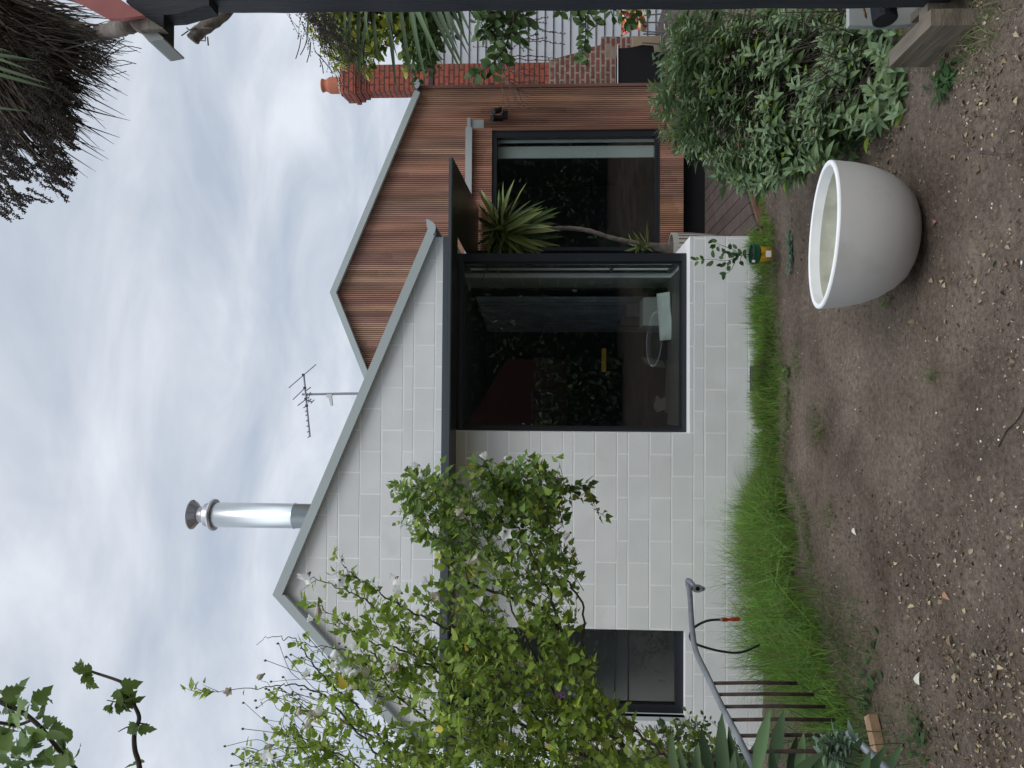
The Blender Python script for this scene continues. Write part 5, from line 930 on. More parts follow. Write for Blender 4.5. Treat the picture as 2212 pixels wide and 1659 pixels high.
for a, b in (((250, 560), (450, 800)), ((330, 560), (600, 720)), ((100, 380), (40, 640)), ((160, 430), (90, 600)), ((200, 460), (160, 680)), ((300, 640), (340, 800)), ((560, 740), (850, 900))): sm.tube(spline([P(*cr_(*a), 3.8), P(*cr_((a[0]+b[0])/2+10, (a[1]+b[1])/2), 3.8), P(*cr_(*b), 3.8)], 4), 0.0025, 4)
sm.build('dry_flower_spray', 'bark', pm)
# broad leafed shoots in front of the weatherboards
bs = thing('leafy_shoots', 'arching shoots with broad green leaves in front of the pale weatherboards', 'shrub', P(1500, -60, 4.6))
sm = MB(); LB = Leaves(); YS = 4.6; gcol = lambda p=0, q=0: jit(random.choice(((0.075, 0.135, 0.04), (0.055, 0.105, 0.03), (0.12, 0.19, 0.07))), 0.2)
def shoot(pts2, mapf, n_l, ls, r0=0.006, dry=False, Yk=YS):
    sp = spline([P(*mapf(*a), Yk+random.uniform(-0.05, 0.05)) for a in pts2], 6); n = len(sp); sm.tube(sp, [r0*(1-0.75*i/n) for i in range(n)], 5)
    for j in range(n_l):
        t = (j+0.7)/n_l; i = min(int(t*(n-1)), n-2); d = unit(sp[i+1]-sp[i]); s = unit(np.cross(d, [0, 1, 0.01]))*(1 if j % 2 else -1); ld = unit(d*0.5+s*random.uniform(0.4, 1)+np.array([0, random.gauss(0, 0.5), random.gauss(-0.1, 0.3)])); LB.put(sp[i], ld, unit(np.array([0, -0.9, 0.4])+rnd3(1, 0.5)[0]), ls*random.uniform(0.7, 1.25), gcol())
shoot([(420, -200), (370, 60), (350, 300), (260, 540), (150, 700), (0, 820), (-140, 900)], c3, 56, 0.072, 0.009)
shoot([(420, -200), (430, 60), (500, 200), (560, 300)], c3, 12, 0.075); shoot([(100, -200), (60, 60), (120, 250), (60, 450)], c3, 26, 0.066); shoot([(250, -150), (160, 100), (130, 300), (160, 560)], c3, 24, 0.066)
shoot([(1100, -200), (1180, 110), (1200, 300), (1190, 480), (1150, 640), (1120, 690)], c3, 34, 0.062); shoot([(1100, -100), (1060, 60), (1050, 220)], c3, 12, 0.06); shoot([(1180, 60), (1280, 200), (1340, 300)], c3, 5, 0.075)
shoot([(1500, -200), (1580, 60), (1660, 200), (1700, 320)], c3, 16, 0.065); shoot([(1450, -200), (1480, 60), (1520, 230)], c3, 12, 0.06); shoot([(1750, -100), (1780, 100), (1810, 260)], c3, 9, 0.06); shoot([(880, -100), (900, 60), (900, 150)], c3, 6, 0.055); shoot([(1930, -100), (1920, 40), (1940, 120)], c3, 5, 0.055)
shoot([(350, 300), (420, 400), (450, 500)], c3, 8, 0.075); shoot([(200, 620), (250, 700), (300, 800)], c3, 5, 0.08); shoot([(150, 700), (130, 800), (120, 900)], c3, 4, 0.07)
fill([(1040, -20), (1120, -20), (1120, 25), (1090, 60), (1045, 60)], 20, 4.5, 4.8, (1200, -200), gcol, 0.065, (4, 7), 0.15, mbk=sm, lv=LB)
LB.build('foliage', OVAL, 'leaf', bs); sm.build('stems', 'bark', bs, smooth=True)
sm = MB(); dt = thing('dry_twigs', 'dry bare twigs hanging in front of the brick chimney and spotlight', 'twigs', P(1080, 150, 4.8))
for b in (((170, 780), (300, 930), (430, 1060), (600, 1100)), ((180, 800), (330, 960), (460, 1060), (520, 1115)), ((200, 820), (300, 960), (350, 1100), (430, 1285)), ((220, 840), (340, 1040), (440, 1210), (670, 1288)), ((170, 780), (400, 860), (560, 930), (690, 1015)), ((260, 790), (450, 850), (600, 880), (750, 868)), ((250, 770), (380, 730), (540, 830), (690, 890)), ((170, 780), (220, 950), (240, 1100), (225, 1320)), ((180, 800), (240, 1030), (290, 1150), (315, 1320)), ((300, 900), (420, 960), (560, 950), (630, 940)), ((360, 980), (420, 1080), (455, 1180)), ((300, 640), (520, 650), (700, 660), (870, 682)), ((330, 680), (560, 700), (870, 700)), ((560, 280), (700, 350), (850, 380), (965, 402)), ((560, 300), (680, 340), (820, 378)), ((560, 480), (700, 480), (850, 500), (970, 520)), ((500, 440), (620, 460), (740, 440)), ((560, 230), (660, 215), (750, 200)), ((560, 260), (650, 262), (740, 265)), ((480, 600), (420, 480), (470, 380), (560, 340)), ((300, 660), (360, 560), (480, 480), (640, 380)), ((200, 640), (60, 560), (-100, 540)), ((300, 640), (100, 380), (-40, 250)), ((480, 560), (540, 490), (520, 400)), ((520, 410), (600, 408), (645, 408)), ((480, 260), (560, 250), (640, 240))):
    sp = spline([P(*c3(*a), 4.8+random.uniform(-0.1, 0.1)) for a in b], 5); sp = [p+rnd3(1, 0.003)[0] for p in sp]; sm.tube(sp, [0.0036*(1-0.6*i/len(sp)) for i in range(len(sp))], 4)
    for p in sp[4::2]: sm.box(p-0.0035, p+0.0035)
M['twig'] = mat('dry_twig', (0.15, 0.105, 0.09), 0.9); sm.build('twig_spray', 'twig', dt)
# cabbage tree with dead leaves and flower sprays, top right corner
cbt = thing('cabbage_tree', 'dark cabbage tree head with hanging dead leaves and flower sprays in the top right corner', 'tree', P(470, 60, 3.9))
YC2 = 3.9; c0 = lambda x, y: (x*0.1736, y*0.1736); sm = MB()
sp = spline([P(*c0(*a), 3.5+0.9*min(1, max(0, (1500-a[0])/500))) for a in ((1750, 150), (1620, 270), (1540, 330), (1350, 390), (1150, 440), (900, 400), (600, 300), (300, 200), (-100, 100))], 6); sm.tube(sp, [0.038+0.004*math.sin(i*2.1)+(0.010 if i < 10 else 0) for i in range(len(sp))], 12); sm.build('trunk', 'greybark', cbt, smooth=True)
mb = MB(); ckk = lambda x, y: (x*0.3333, y*0.3333); sp = spline([P(*ckk(*a), YC2) for a in ((1560, -40), (1440, 95), (1370, 150), (1290, 205), (1245, 262))], 5); mb.tube(sp, [0.034+0.002*math.sin(i*1.7) for i in range(len(sp)-1)]+[0.028], 12)
for b in (((1300, 180), (1390, 185)), ((1270, 180), (1225, 195), (1210, 180)), ((1345, 240), (1350, 295)), ((1330, 230), (1330, 265), (1300, 262)), ((1220, 200), (1175, 232))): mb.tube([P(*ckk(*a), YC2-0.04) for a in b], 0.004, 4)
mb.build('branch_stub', 'greybark', cbt, smooth=True)
THIN = leaf_t([(0.005, 0), (0.008, 0.3), (0.007, 0.6), (0.003, 0.85), (0.0008, 1)], 0.5, 0.3); LD = Leaves(); dcol = lambda: jit(random.choice(((0.06, 0.05, 0.042), (0.09, 0.072, 0.058), (0.04, 0.04, 0.032), (0.17, 0.14, 0.11))), 0.3)
edge = [(1500, 240), (1420, 420), (1350, 640), (1300, 780), (1240, 900), (1150, 1000), (1060, 1120), (930, 1180), (900, 1340), (880, 1500), (900, 1700), (880, 1980), (860, 2180), (800, 2390), (420, 2520), (150, 2570), (-100, 2590)]
def edgept(t): k = t*(len(edge)-1); i = min(int(k), len(edge)-2); f = k-i; return (edge[i][0]*(1-f)+edge[i+1][0]*f, edge[i][1]*(1-f)+edge[i+1][1]*f)
for _ in range(2300):
    t = random.random()**1.25; ex, ey = edgept(t); ex += random.gauss(0, 70); ey += random.gauss(0, 90); s = random.uniform(0.30, 0.86)*random.uniform(0.8, 1); sx, sy = (random.uniform(-700, -100), random.uniform(-300, 700)); tx, ty = sx+(ex-sx)*s, sy+(ey-sy)*s; st_ = max(0, s-random.uniform(0.3, 0.45)); ax_, ay_ = sx+(ex-sx)*st_, sy+(ey-sy)*st_
    a = P(*c0(ax_, ay_), YC2+random.uniform(-0.35, 0.45)); b = P(*c0(tx, ty), YC2+random.uniform(-0.35, 0.45)); d = b-a; LD.put(a, d, unit(np.array([random.gauss(0, 0.6), -0.8, 0.4])), np.linalg.norm(d)*1.0, dcol())
LD.build('dead_leaves', THIN, 'dead', cbt, smooth=True)
LG = Leaves()
for (x0, y0, x1, y1) in ((-500, 560, 260, 830), (-500, 700, 480, 990), (-500, 620, 380, 710), (-500, 800, 520, 1060), (-500, 450, 70, 620), (-500, 1300, 250, 1350)): a = P(*c0(x0, y0), 3.45); b = P(*c0(x1, y1), 3.4); LG.put(a, b-a, np.array([0, -1, 0.4]), np.linalg.norm(b-a), jit((0.055, 0.10, 0.035), 0.2))
LG.build('green_leaves', STRAP, 'darkleaf', cbt)
mb = MB()
for _ in range(230):   # fine curved sprays along the lower edge
    t = random.uniform(0.05, 0.5); ex, ey = edgept(t); k = random.uniform(0.7, 0.95); a = (ex*k, ey*k); b = (ex+random.uniform(-100, 190), ey+random.uniform(-160, 120)); mpt = ((a[0]+b[0])/2+random.uniform(-40, 40), (a[1]+b[1])/2+random.uniform(-50, 50)); Yk = YC2+random.uniform(-0.2, 0.2); sp = spline([P(*c0(*x), Yk) for x in (a, mpt, b)], 5); mb.tube(sp, [0.0026, 0.0024, 0.0022, 0.002, 0.0018, 0.0016, 0.0014, 0.0012, 0.001, 0.001, 0.0008], 4)
for b in (((1300, 700), (1450, 540), (1550, 475)), ((1320, 720), (1500, 600), (1600, 575), (1760, 605)), ((1300, 740), (1450, 640), (1600, 640), (1705, 628)), ((1330, 790), (1500, 750), (1600, 770), (1695, 795)), ((1200, 830), (1400, 830), (1640, 790)), ((1250, 930), (1400, 930), (1575, 885)), ((930, 1200), (1080, 1270), (1180, 1370)), ((1050, 1090), (1200, 1160), (1290, 1240)), ((1170, 1060), (1280, 1090), (1370, 1130)), ((1340, 430), (1500, 440), (1540, 470)), ((1250, 500), (1350, 540), (1440, 580))): mb.tube(spline([P(*c0(*x), YC2-0.1) for x in b], 6), 0.0022, 4)
for _ in range(300):   # beaded seed sprays towards the left
    t = random.uniform(0.42, 1.0); ex, ey = edgept(t); k = random.uniform(0.6, 1.06); bx0, by0 = (ex*k-random.uniform(160, 330), ey*k-random.uniform(20, 260)); Yk = YC2+random.uniform(-0.3, 0.2); e2_ = (ex*k+random.uniform(-30, 70), ey*k+random.uniform(-60, 100)); sp = spline([P(*c0(*x), Yk) for x in ((bx0, by0), ((bx0+e2_[0])/2, (by0+e2_[1])/2-15), e2_)], 9); mb.tube(sp, 0.0022, 4)
    for p in sp+[(sp[i_]+sp[i_+1])/2 for i_ in range(len(sp)-1)]:
        for _k in range(3): c = p+rnd3(1, 0.005)[0]; mb.box(c-0.0021, c+0.0021)
M['spray'] = mat('dry_seed_spray', (0.05, 0.043, 0.038), 0.9); mb.build('seed_sprays', 'spray', cbt)
# ------------------------------------------------------------------ grass along the wall
def lerp(x, xs_, ys_): return float(np.interp(x, xs_, ys_))
qs_ = [380, 420, 510, 620, 760, 860, 920, 1000, 1100, 1160, 1300, 1450, 1620, 1720]
pf_ = [1650, 1652, 1662, 1668, 1682, 1706, 1700, 1690, 1740, 1748, 1778, 1835, 1900, 1940]    # front edge of the strip
ph_ = [0.06, 0.07, 0.12, 0.14, 0.13, 0.12, 0.11, 0.15, 0.22, 0.28, 0.40, 0.36, 0.36, 0.36]
gx = []; gh = []
fe_pts = [G(p, q, -0.03) for p, q in zip(pf_, qs_)]; fx = [p[0] for p in fe_pts]; fyv = [p[1] for p in fe_pts]; o_ = np.argsort(fx); fx = np.array(fx)[o_]; fyv = np.array(fyv)[o_]; hx = np.array(ph_)[o_]
NB = 30000; px = RNG.uniform(fx[0], Xr+0.85, NB*3); u = RNG.random(NB*3)**0.9; yf_ = np.interp(px, fx, fyv)+0.30*fbm(px, px*0+3, 4, 4, 5)
yb_ = np.where(px < Xr, Y0-0.01, 7.35); py = yf_+u*(yb_-yf_); hh = np.interp(px, fx, hx); dens = np.clip(0.55+2.6*fbm(px, py, 2.6, 3, 21), 0.05, 1)*np.clip(u*4.5+0.12, 0, 1)*np.where((px > -1.0) & (px < 0.2), 0.8, 1)
keep = RNG.random(NB*3) < dens; px, py, hh, u = px[keep][:NB], py[keep][:NB], hh[keep][:NB], u[keep][:NB]; n = len(px)
hh = hh*RNG.uniform(0.35, 1.45, n)*np.clip(0.45+1.2*u, 0.45, 1.1)*(1+0.9*fbm(px, py, 3.5, 2, 33))
az = RNG.uniform(0, 2*np.pi, n); lean = np.abs(RNG.normal(0.5, 0.45, n))*np.clip(hh/0.25, 0.6, 1.5); dirx, diry = np.cos(az)*lean, np.sin(az)*lean
def blades(px, py, pz, hh, dirx, diry, col, name, wid=0.005, segs=4, parent=None):
    n = len(px); ts = np.linspace(0, 1, segs+1); wa = RNG.uniform(0, 2*np.pi, n); wxv, wyv = np.cos(wa), np.sin(wa); V = np.zeros((n, 2*(segs+1), 3)); w_ = wid*RNG.uniform(0.6, 1.3, n)
    for k, t in enumerate(ts):
        cx_ = px+dirx*hh*t*t*1.1; cy_ = py+diry*hh*t*t*1.1; cz_ = pz+hh*t*(1-0.35*t*np.clip(np.hypot(dirx, diry), 0, 1.6)); ww = w_*(1-t**1.6)*0.5+0.0003
        V[:, 2*k] = np.stack([cx_-wxv*ww, cy_-wyv*ww, cz_], -1); V[:, 2*k+1] = np.stack([cx_+wxv*ww, cy_+wyv*ww, cz_], -1)
    q = np.array([[2*k, 2*k+1, 2*k+3, 2*k+2] for k in range(segs)]); nv = 2*(segs+1); idx = (q[None]+np.arange(n)[:, None, None]*nv).reshape(-1)
    me = bpy.data.meshes.new(name); me.vertices.add(n*nv); me.vertices.foreach_set('co', V.astype(np.float32).ravel()); me.loops.add(len(idx)); me.loops.foreach_set('vertex_index', idx.astype(np.int32)); me.polygons.add(n*segs); me.polygons.foreach_set('loop_start', np.arange(0, len(idx), 4, dtype=np.int32)); me.polygons.foreach_set('use_smooth', [True]*(n*segs)); me.materials.append(M['grass']); me.update(calc_edges=True)
    at = me.color_attributes.new('tint', 'FLOAT_COLOR', 'CORNER'); ar = np.ones((len(idx), 4), np.float32); ar[:, :3] = np.repeat(col, 4*segs, axis=0); at.data.foreach_set('color', ar.ravel()); return link(name, me, parent)
base_c = np.array([[0.138, 0.300, 0.052]]); t = RNG.random((n, 1)); col = base_c*(0.6+0.9*t)+np.array([[0.13, 0.12, 0.02]])*RNG.random((n, 1))**2; dry = RNG.random(n) < 0.11; col[dry] = [0.30, 0.27, 0.13]; col *= (1+1.6*fbm(px, py, 1.8, 3, 77))[:, None]*np.array([[1.0, 0.93, 1.0]])
g1 = blades(px, py, gz(px, py)-0.01, hh, dirx, diry, col, 'grass', 0.0062); tag(g1, 'long green grass growing along the foot of the white wall', 'grass', kind='stuff')
# thin straggly grass at the edge of the strip and in patches on the soil
n = 2600; px = RNG.uniform(fx[0], 1.6, n); py = np.interp(px, fx, fyv)-np.abs(RNG.normal(0, 0.10, n)); az = RNG.uniform(0, 2*np.pi, n); lean = RNG.uniform(0.5, 1.6, n)
cl = [(G(1830, 1400), 0.25, 500), (G(1870, 1560), 0.3, 700), (G(1800, 1350), 0.18, 400), (G(1850, 1500), 0.2, 500), (G(1770, 930), 0.08, 150), (G(1720, 790), 0.10, 160), (G(1980, 1600), 0.12, 200), (G(2120, 60), 0.10, 260), (G(2060, 20), 0.08, 160), (G(1800, 1120), 0.06, 80), (G(2020, 810), 0.05, 50), (G(1890, 300), 0.08, 60)]
for c, s, k in cl: px = np.concatenate([px, RNG.normal(c[0], s, k)]); py = np.concatenate([py, RNG.normal(c[1], s, k)]); az = np.concatenate([az, RNG.uniform(0, 6.28, k)]); lean = np.concatenate([lean, RNG.uniform(0.4, 1.5, k)])
n = len(px); t = RNG.random((n, 1)); col = np.array([[0.10, 0.165, 0.04]])*(0.6+0.8*t); dry = RNG.random(n) < 0.3; col[dry] = np.array([0.26, 0.23, 0.13])
g2 = blades(px, py, gz(px, py)-0.004, RNG.uniform(0.03, 0.11, n), np.cos(az)*lean, np.sin(az)*lean, col, 'sparse_grass', 0.003); tag(g2, 'short sparse grass and weeds at the edge of the bare soil', 'grass', kind='stuff')
# long blades through the gate
n = 420; c = G(1760, 1590); px = RNG.normal(c[0]-0.15, 0.35, n); py = RNG.normal(4.7, 0.45, n); az = RNG.uniform(0, 6.28, n); lean = RNG.uniform(0.1, 0.8, n); t = RNG.random((n, 1)); col = np.array([[0.085, 0.15, 0.05]])*(0.5+0.9*t)
g3 = blades(px, py, gz(px, py)-0.01, RNG.uniform(0.25, 0.62, n), np.cos(az)*lean, np.sin(az)*lean, col, 'tall_grass', 0.009, 5); tag(g3, 'tall coarse grass growing up through the rusty gate', 'grass', kind='stuff')
# ------------------------------------------------------------------ broad leafed plants in the lower left corner
cg = lambda x, y: (1508.7+x*0.1984, 1426.4+y*0.1984)
ag = thing('agave_clump', 'clump of broad blue green pointed leaves in the lower left corner by the gate', 'plant', G(1900, 1700))
LA = Leaves(); BLADE = leaf_t([(0.03, 0), (0.065, 0.25), (0.085, 0.5), (0.075, 0.7), (0.04, 0.88), (0.002, 1)], 0.5, 0.22)
for (x0, y0, x1, y1, s) in ((560, 1450, 270, 870, 1.35), (200, 1400, 5, 840, 1.0), (150, 1450, 170, 1100, 1), (330, 1500, 180, 700, 0.8), (620, 1300, 715, 625, 0.45), (790, 1300, 885, 620, 0.5), (500, 1500, 560, 980, 1), (1180, 1400, 1480, 830, 0.8), (1290, 1450, 1350, 825, 0.8), (1480, 1400, 1730, 870, 1.1), (1000, 1400, 1030, 900, 0.9), (1080, 1400, 1120, 880, 0.8), (850, 1500, 1250, 980, 0.9), (1650, 1450, 2050, 1010, 0.9), (1900, 1400, 2190, 985, 0.7), (1350, 1500, 1590, 850, 0.8), (900, 1450, 760, 1050, 0.9), (20, 1500, -60, 1000, 1), (-200, 1400, -350, 900, 1), (-50, 1400, -250, 1050, 1), (1750, 1500, 1820, 1050, 0.9), (400, 1500, 350, 1080, 1.1)):
    Yk = 3.45+random.uniform(-0.25, 0.3); a = P(*cg(x0, y0), Yk+0.1); b = P(*cg(x1, y1), Yk); d = b-a; LA.put(a, d, unit(np.array([random.gauss(0, 0.5), -0.7, 0.5])), np.linalg.norm(d), jit((0.065, 0.105, 0.05), 0.4))
LA.build('leaves', BLADE, 'sage', ag)
# loose sprig with silvery leaves in front
sv = thing('silver_seedling', 'small silvery leaved seedling rising before the rusty gate', 'plant', G(1950, 1640)); LSv = Leaves(); mb = MB()
for (x, y) in ((1330, 1000), (1310, 880), (1450, 980), (1400, 900), (1560, 900), (1480, 1080)):
    a = P(*cg(x, y), 3.3); d = unit(np.array([random.gauss(0, 0.2), random.gauss(-0.2, 0.2), 1])); mb.tube([a-d*0.12-[0.05, 0, 0], a], 0.003, 5)
    for j in range(8): ph = j*1.57+(j//2)*0.8; s = np.array([math.cos(ph), math.sin(ph), 0]); LSv.put(a-d*0.012*j, unit(s+d*(0.9-0.08*j)), unit(d-s*0.3), 0.05+0.006*j, jit((0.15, 0.22, 0.15), 0.12))
mb.build('stem', 'bark', sv); LSv.build('leaves', LANCE, 'sage', sv)
# low herbs at the foot of the wall by the narrow window
hb_ = thing('low_flowering_herb', 'tangled low herbs with small mauve flowers under the narrow window', 'plant', (-2.9, 6.2, 0)); sm = MB(); LH = Leaves()
hc = lambda p=0, q=0: jit(random.choice(((0.075, 0.13, 0.035), (0.17, 0.22, 0.03), (0.045, 0.08, 0.03))), 0.25)
fill([(1420, 1600), (1450, 1570), (1490, 1560), (1560, 1580), (1600, 1600), (1620, 1680), (1390, 1680)], 90, 5.0, 6.2, (1700, 1640), hc, 0.045, (5, 9), 0.16, mbk=sm, lv=LH)
fill([(1375, 1580), (1390, 1560), (1460, 1570), (1460, 1600)], 9, 6.2, 6.5, (1600, 1600), lambda p, q: jit((0.11, 0.14, 0.10), 0.2), 0.035, (5, 8), 0.12, mbk=sm, lv=LH)
tag(sm.build('stems', 'bark', hb_), kind='stuff'); LH.build('foliage', OVAL, 'leaf', hb_)
for p, q in ((1434, 1612), (1440, 1617), (1206, 1497), (1212, 1501)):
    mb = MB(); c = P(p, q, 5.6 if p > 1300 else 4.0)
    for k in range(5): a = 2*math.pi*k/5; mb.add([c, c+np.array([0.018*math.cos(a), -0.006, 0.018*math.sin(a)]), c+np.array([0.02*math.cos(a+0.6), -0.012, 0.02*math.sin(a+0.6)]), c+np.array([0.015*math.cos(a+1.1), -0.004, 0.015*math.sin(a+1.1)])], [(0, 1, 2, 3)])
    mb.build('flower', 'mauve', hb_)
# small weeds on the soil
def weed(p, q, n, s, col, spread, label, name='ground_weed', T=OVAL, mt='sage'):
    g = G(p, q, 0); w_ = thing(name, label, 'weed', (g[0], g[1], float(gz(g[0], g[1])))); lv = Leaves()
    for _ in range(n): x, y = g[0]+random.gauss(0, spread[0]), g[1]+random.gauss(0, spread[1]); a = random.uniform(0, 6.28); lv.put(np.array([x, y, float(gz(x, y))+random.uniform(0.005, 0.03)]), np.array([math.cos(a), math.sin(a), random.uniform(0.05, 0.7)]), np.array([0, -0.2, 1])+rnd3(1, 0.3)[0], s*random.uniform(0.6, 1.3), jit(col, 0.2))
    lv.build('leaves', T, mt, w_)
weed(1702, 540, 110, 0.035, (0.12, 0.18, 0.125), (0.085, 0.03), 'flat grey green weed mat on the soil between planter and nursery pot')
weed(1700, 805, 30, 0.04, (0.11, 0.15, 0.05), (0.03, 0.03), 'small low weed at the grass edge below the wall vent')
weed(1880, 1480, 46, 0.05, (0.07, 0.12, 0.05), (0.14, 0.07), 'loose low weed with round leaves by the pine offcut')
weed(2050, 175, 60, 0.06, (0.045, 0.095, 0.035), (0.035, 0.05), 'dark green lobed seedling on the soil at the sleeper', T=LANCE)
weed(1925, 640, 16, 0.03, (0.10, 0.15, 0.05), (0.03, 0.03), 'tiny weed beside the left foot of the planter')
weed(1985, 1590, 34, 0.045, (0.06, 0.10, 0.045), (0.06, 0.05), 'low dark weed beside the pine offcut at the left edge')
# ------------------------------------------------------------------ litter, crumbs and pebbles on the soil
def litterpts(n):
    X_, Y_ = [], []
    while len(X_) < n:
        p, q = random.uniform(1640, 2240), random.uniform(-30, 1690); g = G(p, q, 0)
        if g[1] > 7 or g[1] < 2.8: continue
        d = 0.04+3.2*max(0, float(fbm(np.array([g[0]]), np.array([g[1]]), 2.3, 3, 55)[0]))
        if q > 1080 and p > 1780: d += 0.30
        if q > 1400 and p > 1950: d += 0.5
        if 1780 < p < 1960 and 230 < q < 400: d += 1.4
        if p > 1900 and q < 300: d += 0.25
        if q < 1000 and q > 400: d *= 0.35
        if random.random() < d: X_.append(g[0]); Y_.append(g[1])
    return np.array(X_), np.array(Y_)
lx, ly = litterpts(2500); n = len(lx); CURL = leaf_t([(0.03, 0), (0.24, 0.2), (0.34, 0.5), (0.2, 0.8), (0.01, 1)], 0.8, 0.3)
ax = unit(np.stack([RNG.normal(size=n), RNG.normal(size=n), RNG.normal(0, 0.25, n)], -1)); nm = unit(np.stack([RNG.normal(0, 0.5, n), RNG.normal(0, 0.5, n), np.ones(n)], -1))
pal = np.array([(0.22, 0.16, 0.10), (0.42, 0.35, 0.21), (0.13, 0.09, 0.06), (0.36, 0.31, 0.20), (0.10, 0.08, 0.055), (0.24, 0.16, 0.10), (0.17, 0.13, 0.09), (0.12, 0.10, 0.08), (0.28, 0.24, 0.17)]); lc = pal[RNG.integers(0, len(pal), n)]*RNG.uniform(0.6, 1.15, (n, 1))
o = inst_mesh('fallen_leaves', CURL[0], CURL[1], np.stack([lx, ly, gz(lx, ly)+0.006], -1), frames(ax, nm), RNG.gamma(3.2, 0.0038, n)+0.005, lc, 'litter'); tag(o, 'small dry fallen leaves scattered over the bare soil', 'leaf litter', kind='stuff')
def blob(n_, name, s0, s1, pals, label, cat, kx):
    X_, Y_ = [], []
    for _ in range(n_):
        g = G(random.uniform(1650, 2240), random.uniform(-30, 1690), 0); X_.append(g[0]); Y_.append(g[1])
    X_, Y_ = np.array(X_), np.array(Y_); tv = np.array([(1, 0, 0), (-1, 0, 0), (0, 1, 0), (0, -1, 0), (0, 0, 1), (0, 0, -1), (0.7, 0.7, 0.3), (-0.6, 0.6, 0.4), (0.6, -0.7, 0.35), (-0.7, -0.6, 0.3)])*1.0
    tf = [(4, 6, 7), (4, 7, 9), (4, 9, 8), (4, 8, 6), (6, 0, 2), (6, 2, 7), (7, 2, 1), (7, 1, 9), (9, 1, 3), (9, 3, 8), (8, 3, 0), (8, 0, 6), (5, 2, 0), (5, 1, 2), (5, 3, 1), (5, 0, 3)]
    n = len(X_); R_ = frames(unit(RNG.normal(size=(n, 3))*[1, 1, 0.3]), np.tile([0, 0, 1.0], (n, 1))); s = RNG.gamma(3, (s1-s0)/3, n)+s0; s3 = s[:, None]*np.stack([RNG.uniform(0.6, 1.1, n), RNG.uniform(0.6, 1.3, n), RNG.uniform(0.4, 0.8, n)], -1)
    c = np.array(pals)[RNG.integers(0, len(pals), n)]*RNG.uniform(0.75, 1.2, (n, 1)); o = inst_mesh(name, tv, tf, np.stack([X_, Y_, gz(X_, Y_)+s*0.2], -1), R_, s, c, 'stone', smooth=False, sc3=s3); tag(o, label, cat, kind='stuff')
blob(6500, 'soil_crumbs', 0.0012, 0.0042, [(0.14, 0.108, 0.084), (0.17, 0.134, 0.105), (0.11, 0.085, 0.066), (0.20, 0.16, 0.126)], 'loose crumbs of brown soil over the ground', 'soil', 1)
blob(160, 'soil_clods', 0.003, 0.007, [(0.12, 0.092, 0.072), (0.14, 0.11, 0.087)], 'small lumps of dried brown soil over the ground', 'soil', 1)
blob(420, 'pale_pebbles', 0.002, 0.0045, [(0.55, 0.52, 0.46), (0.40, 0.35, 0.29), (0.62, 0.60, 0.55)], 'tiny pale pebbles and chips on the soil', 'gravel', 1)
# larger single leaves and petals one can pick out
for p, q, s, c, lb in ((2037, 478, 0.04, (0.42, 0.20, 0.18), 'pinkish red fallen leaf on the soil in front of the planter'), (2042, 1278, 0.045, (0.36, 0.20, 0.12), 'long orange brown fallen leaf in the lower left soil'), (2032, 105, 0.075, (0.36, 0.19, 0.10), 'curled orange fallen leaf beside the timber sleeper'), (1848, 1140, 0.045, (0.62, 0.60, 0.52), 'white fallen petal on the soil left of centre'), (1996, 1480, 0.06, (0.6, 0.6, 0.52), 'long white fallen petal near the left edge of the soil')):
    g = G(p, q, 0); lv = Leaves(); a = random.uniform(0, 6.28); lv.put(np.array([g[0], g[1], float(gz(g[0], g[1]))+0.012]), np.array([math.cos(a), math.sin(a), 0.1]), np.array([0, -0.3, 1.0]), s, c); tag(lv.build('fallen_leaf', CURL, 'litter'), lb, 'leaf')
mb = MB()
for b in (((2212, 880), (2205, 905), (2180, 930), (2160, 965)), ((2195, 335), (2140, 330), (2085, 325))):
    mb2 = MB(); sp = [P(p, q, 1) for p, q in b]; sp = [G(p, q, 0) for p, q in b]; sp = [np.array([a[0], a[1], float(gz(a[0], a[1]))+0.006]) for a in sp]; mb2.tube(spline(sp, 4), 0.004, 5); tag(mb2.build('fallen_twig', 'bark'), 'dark thin fallen twig on the soil at the bottom edge' if b[0][1] > 600 else 'dark thin fallen twig on the soil under the post', 'twig')
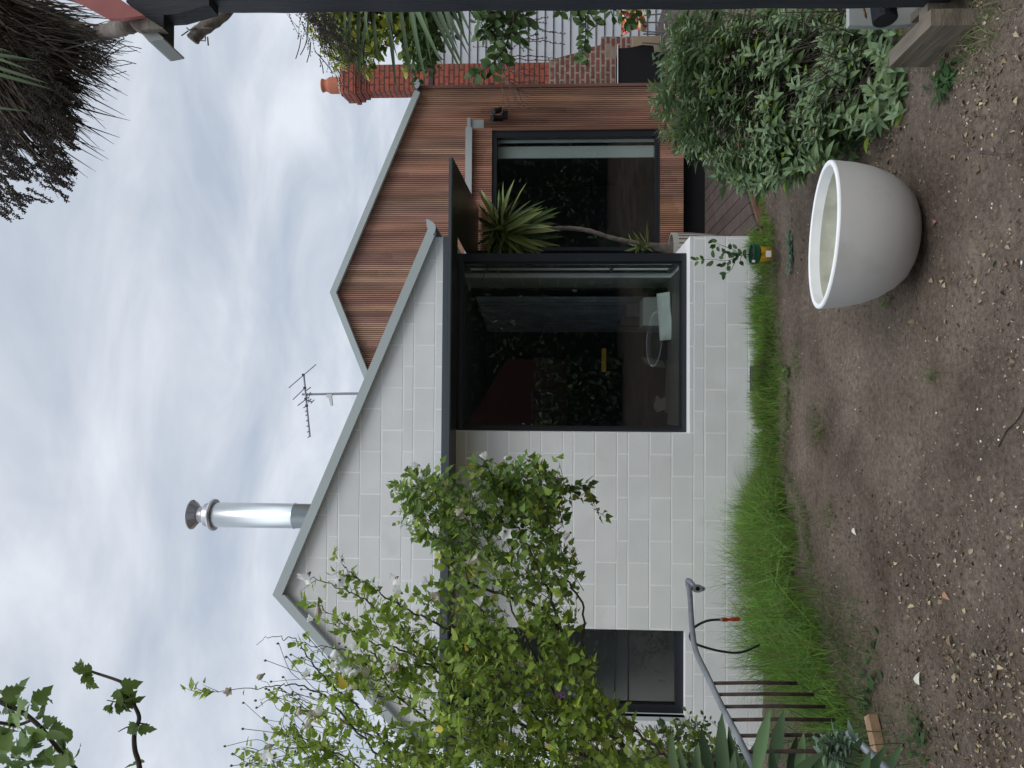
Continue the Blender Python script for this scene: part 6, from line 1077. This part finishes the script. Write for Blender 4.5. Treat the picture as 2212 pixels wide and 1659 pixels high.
# ------------------------------------------------------------------ left boundary and what the windows mirror behind the camera
fn = thing('paling_fence', 'dark timber paling fence behind the flowering shrub at the left', 'fence', (-4.6, 7.9, 0)); mb = MB()
for k in range(34): x = Xl-0.05-0.1*k; mb.box((x-0.096, 7.9, -0.1), (x, 7.92, 1.55+0.01*(k % 3)))
mb.build('palings', 'rust', fn); mb = MB(); [mb.box((Xl-3.5, 7.92, z_), (Xl-0.05, 7.96, z_+0.08)) for z_ in (0.3, 1.2)]; mb.build('rail', 'rust', fn)
rh = thing('red_shed', 'dull red shed behind the photographer, mirrored in the dark window', 'shed', (-2, -6, 0)); mb = MB(); mb.prism([(-3.6, -6, -0.1), (1.2, -6, -0.1), (1.2, -6, 3.0), (-1.2, -6, 4.4), (-3.6, -6, 3.0)], (0, -4, 0)); mb.build('wall', 'farred', rh)
mb = MB()
for k in range(4): mb.box((-0.4+0.25*k, -5.99, 1.5), (-0.37+0.25*k, -5.95, 2.3)); mb.box((-0.4, -5.985, 1.5+0.26*k), (0.38, -5.955, 1.53+0.26*k))
mb.build('window', 'greybox', rh)
hd_ = MB(); hd2 = Leaves()  # hedge added out of view so the panes mirror dark leaves, not sky
for x0, x1, y, zt in ((-14, -3.7, -6.5, 5.4), (1.3, 14, -6.5, 5.6), (-8, 8, -10.5, 8.5), (-1.4, 1.2, -5.2, 2.2)):
    hd_.box((x0, y-0.8, -0.1), (x1, y, zt-0.8))
    for _ in range(int((x1-x0)*420)): c = np.array([random.uniform(x0, x1), y+random.uniform(-0.1, 0.45), random.uniform(0.1, zt)]); hd2.put(c, rnd3(1)[0], rnd3(1)[0], random.uniform(0.09, 0.2), jit((0.17, 0.22, 0.12), 0.7))
hg = thing('unseen_hedge', 'tall dark hedge added unseen behind the photographer to darken what the windows mirror', 'hedge', (0, -6.5, 0)); hd_.build('hedge_core', 'farhedge', hg); hd2.build('foliage', OVAL, 'leaf', hg)

GROUPS = {'overhanging_branch': 'branches hanging in at the top left', 'timber_sleeper': 'timber sleepers at the foot of the post', 'storage_box': 'boxes stored inside the window', 'ground_weed': 'small weeds on the soil', 'fallen_leaf': 'larger fallen leaves and petals on the soil', 'fallen_twig': 'fallen twigs on the soil'}
for o in bpy.data.objects:
    if o.parent is None and o.name.split('.')[0] in GROUPS: o['group'] = GROUPS[o.name.split('.')[0]]
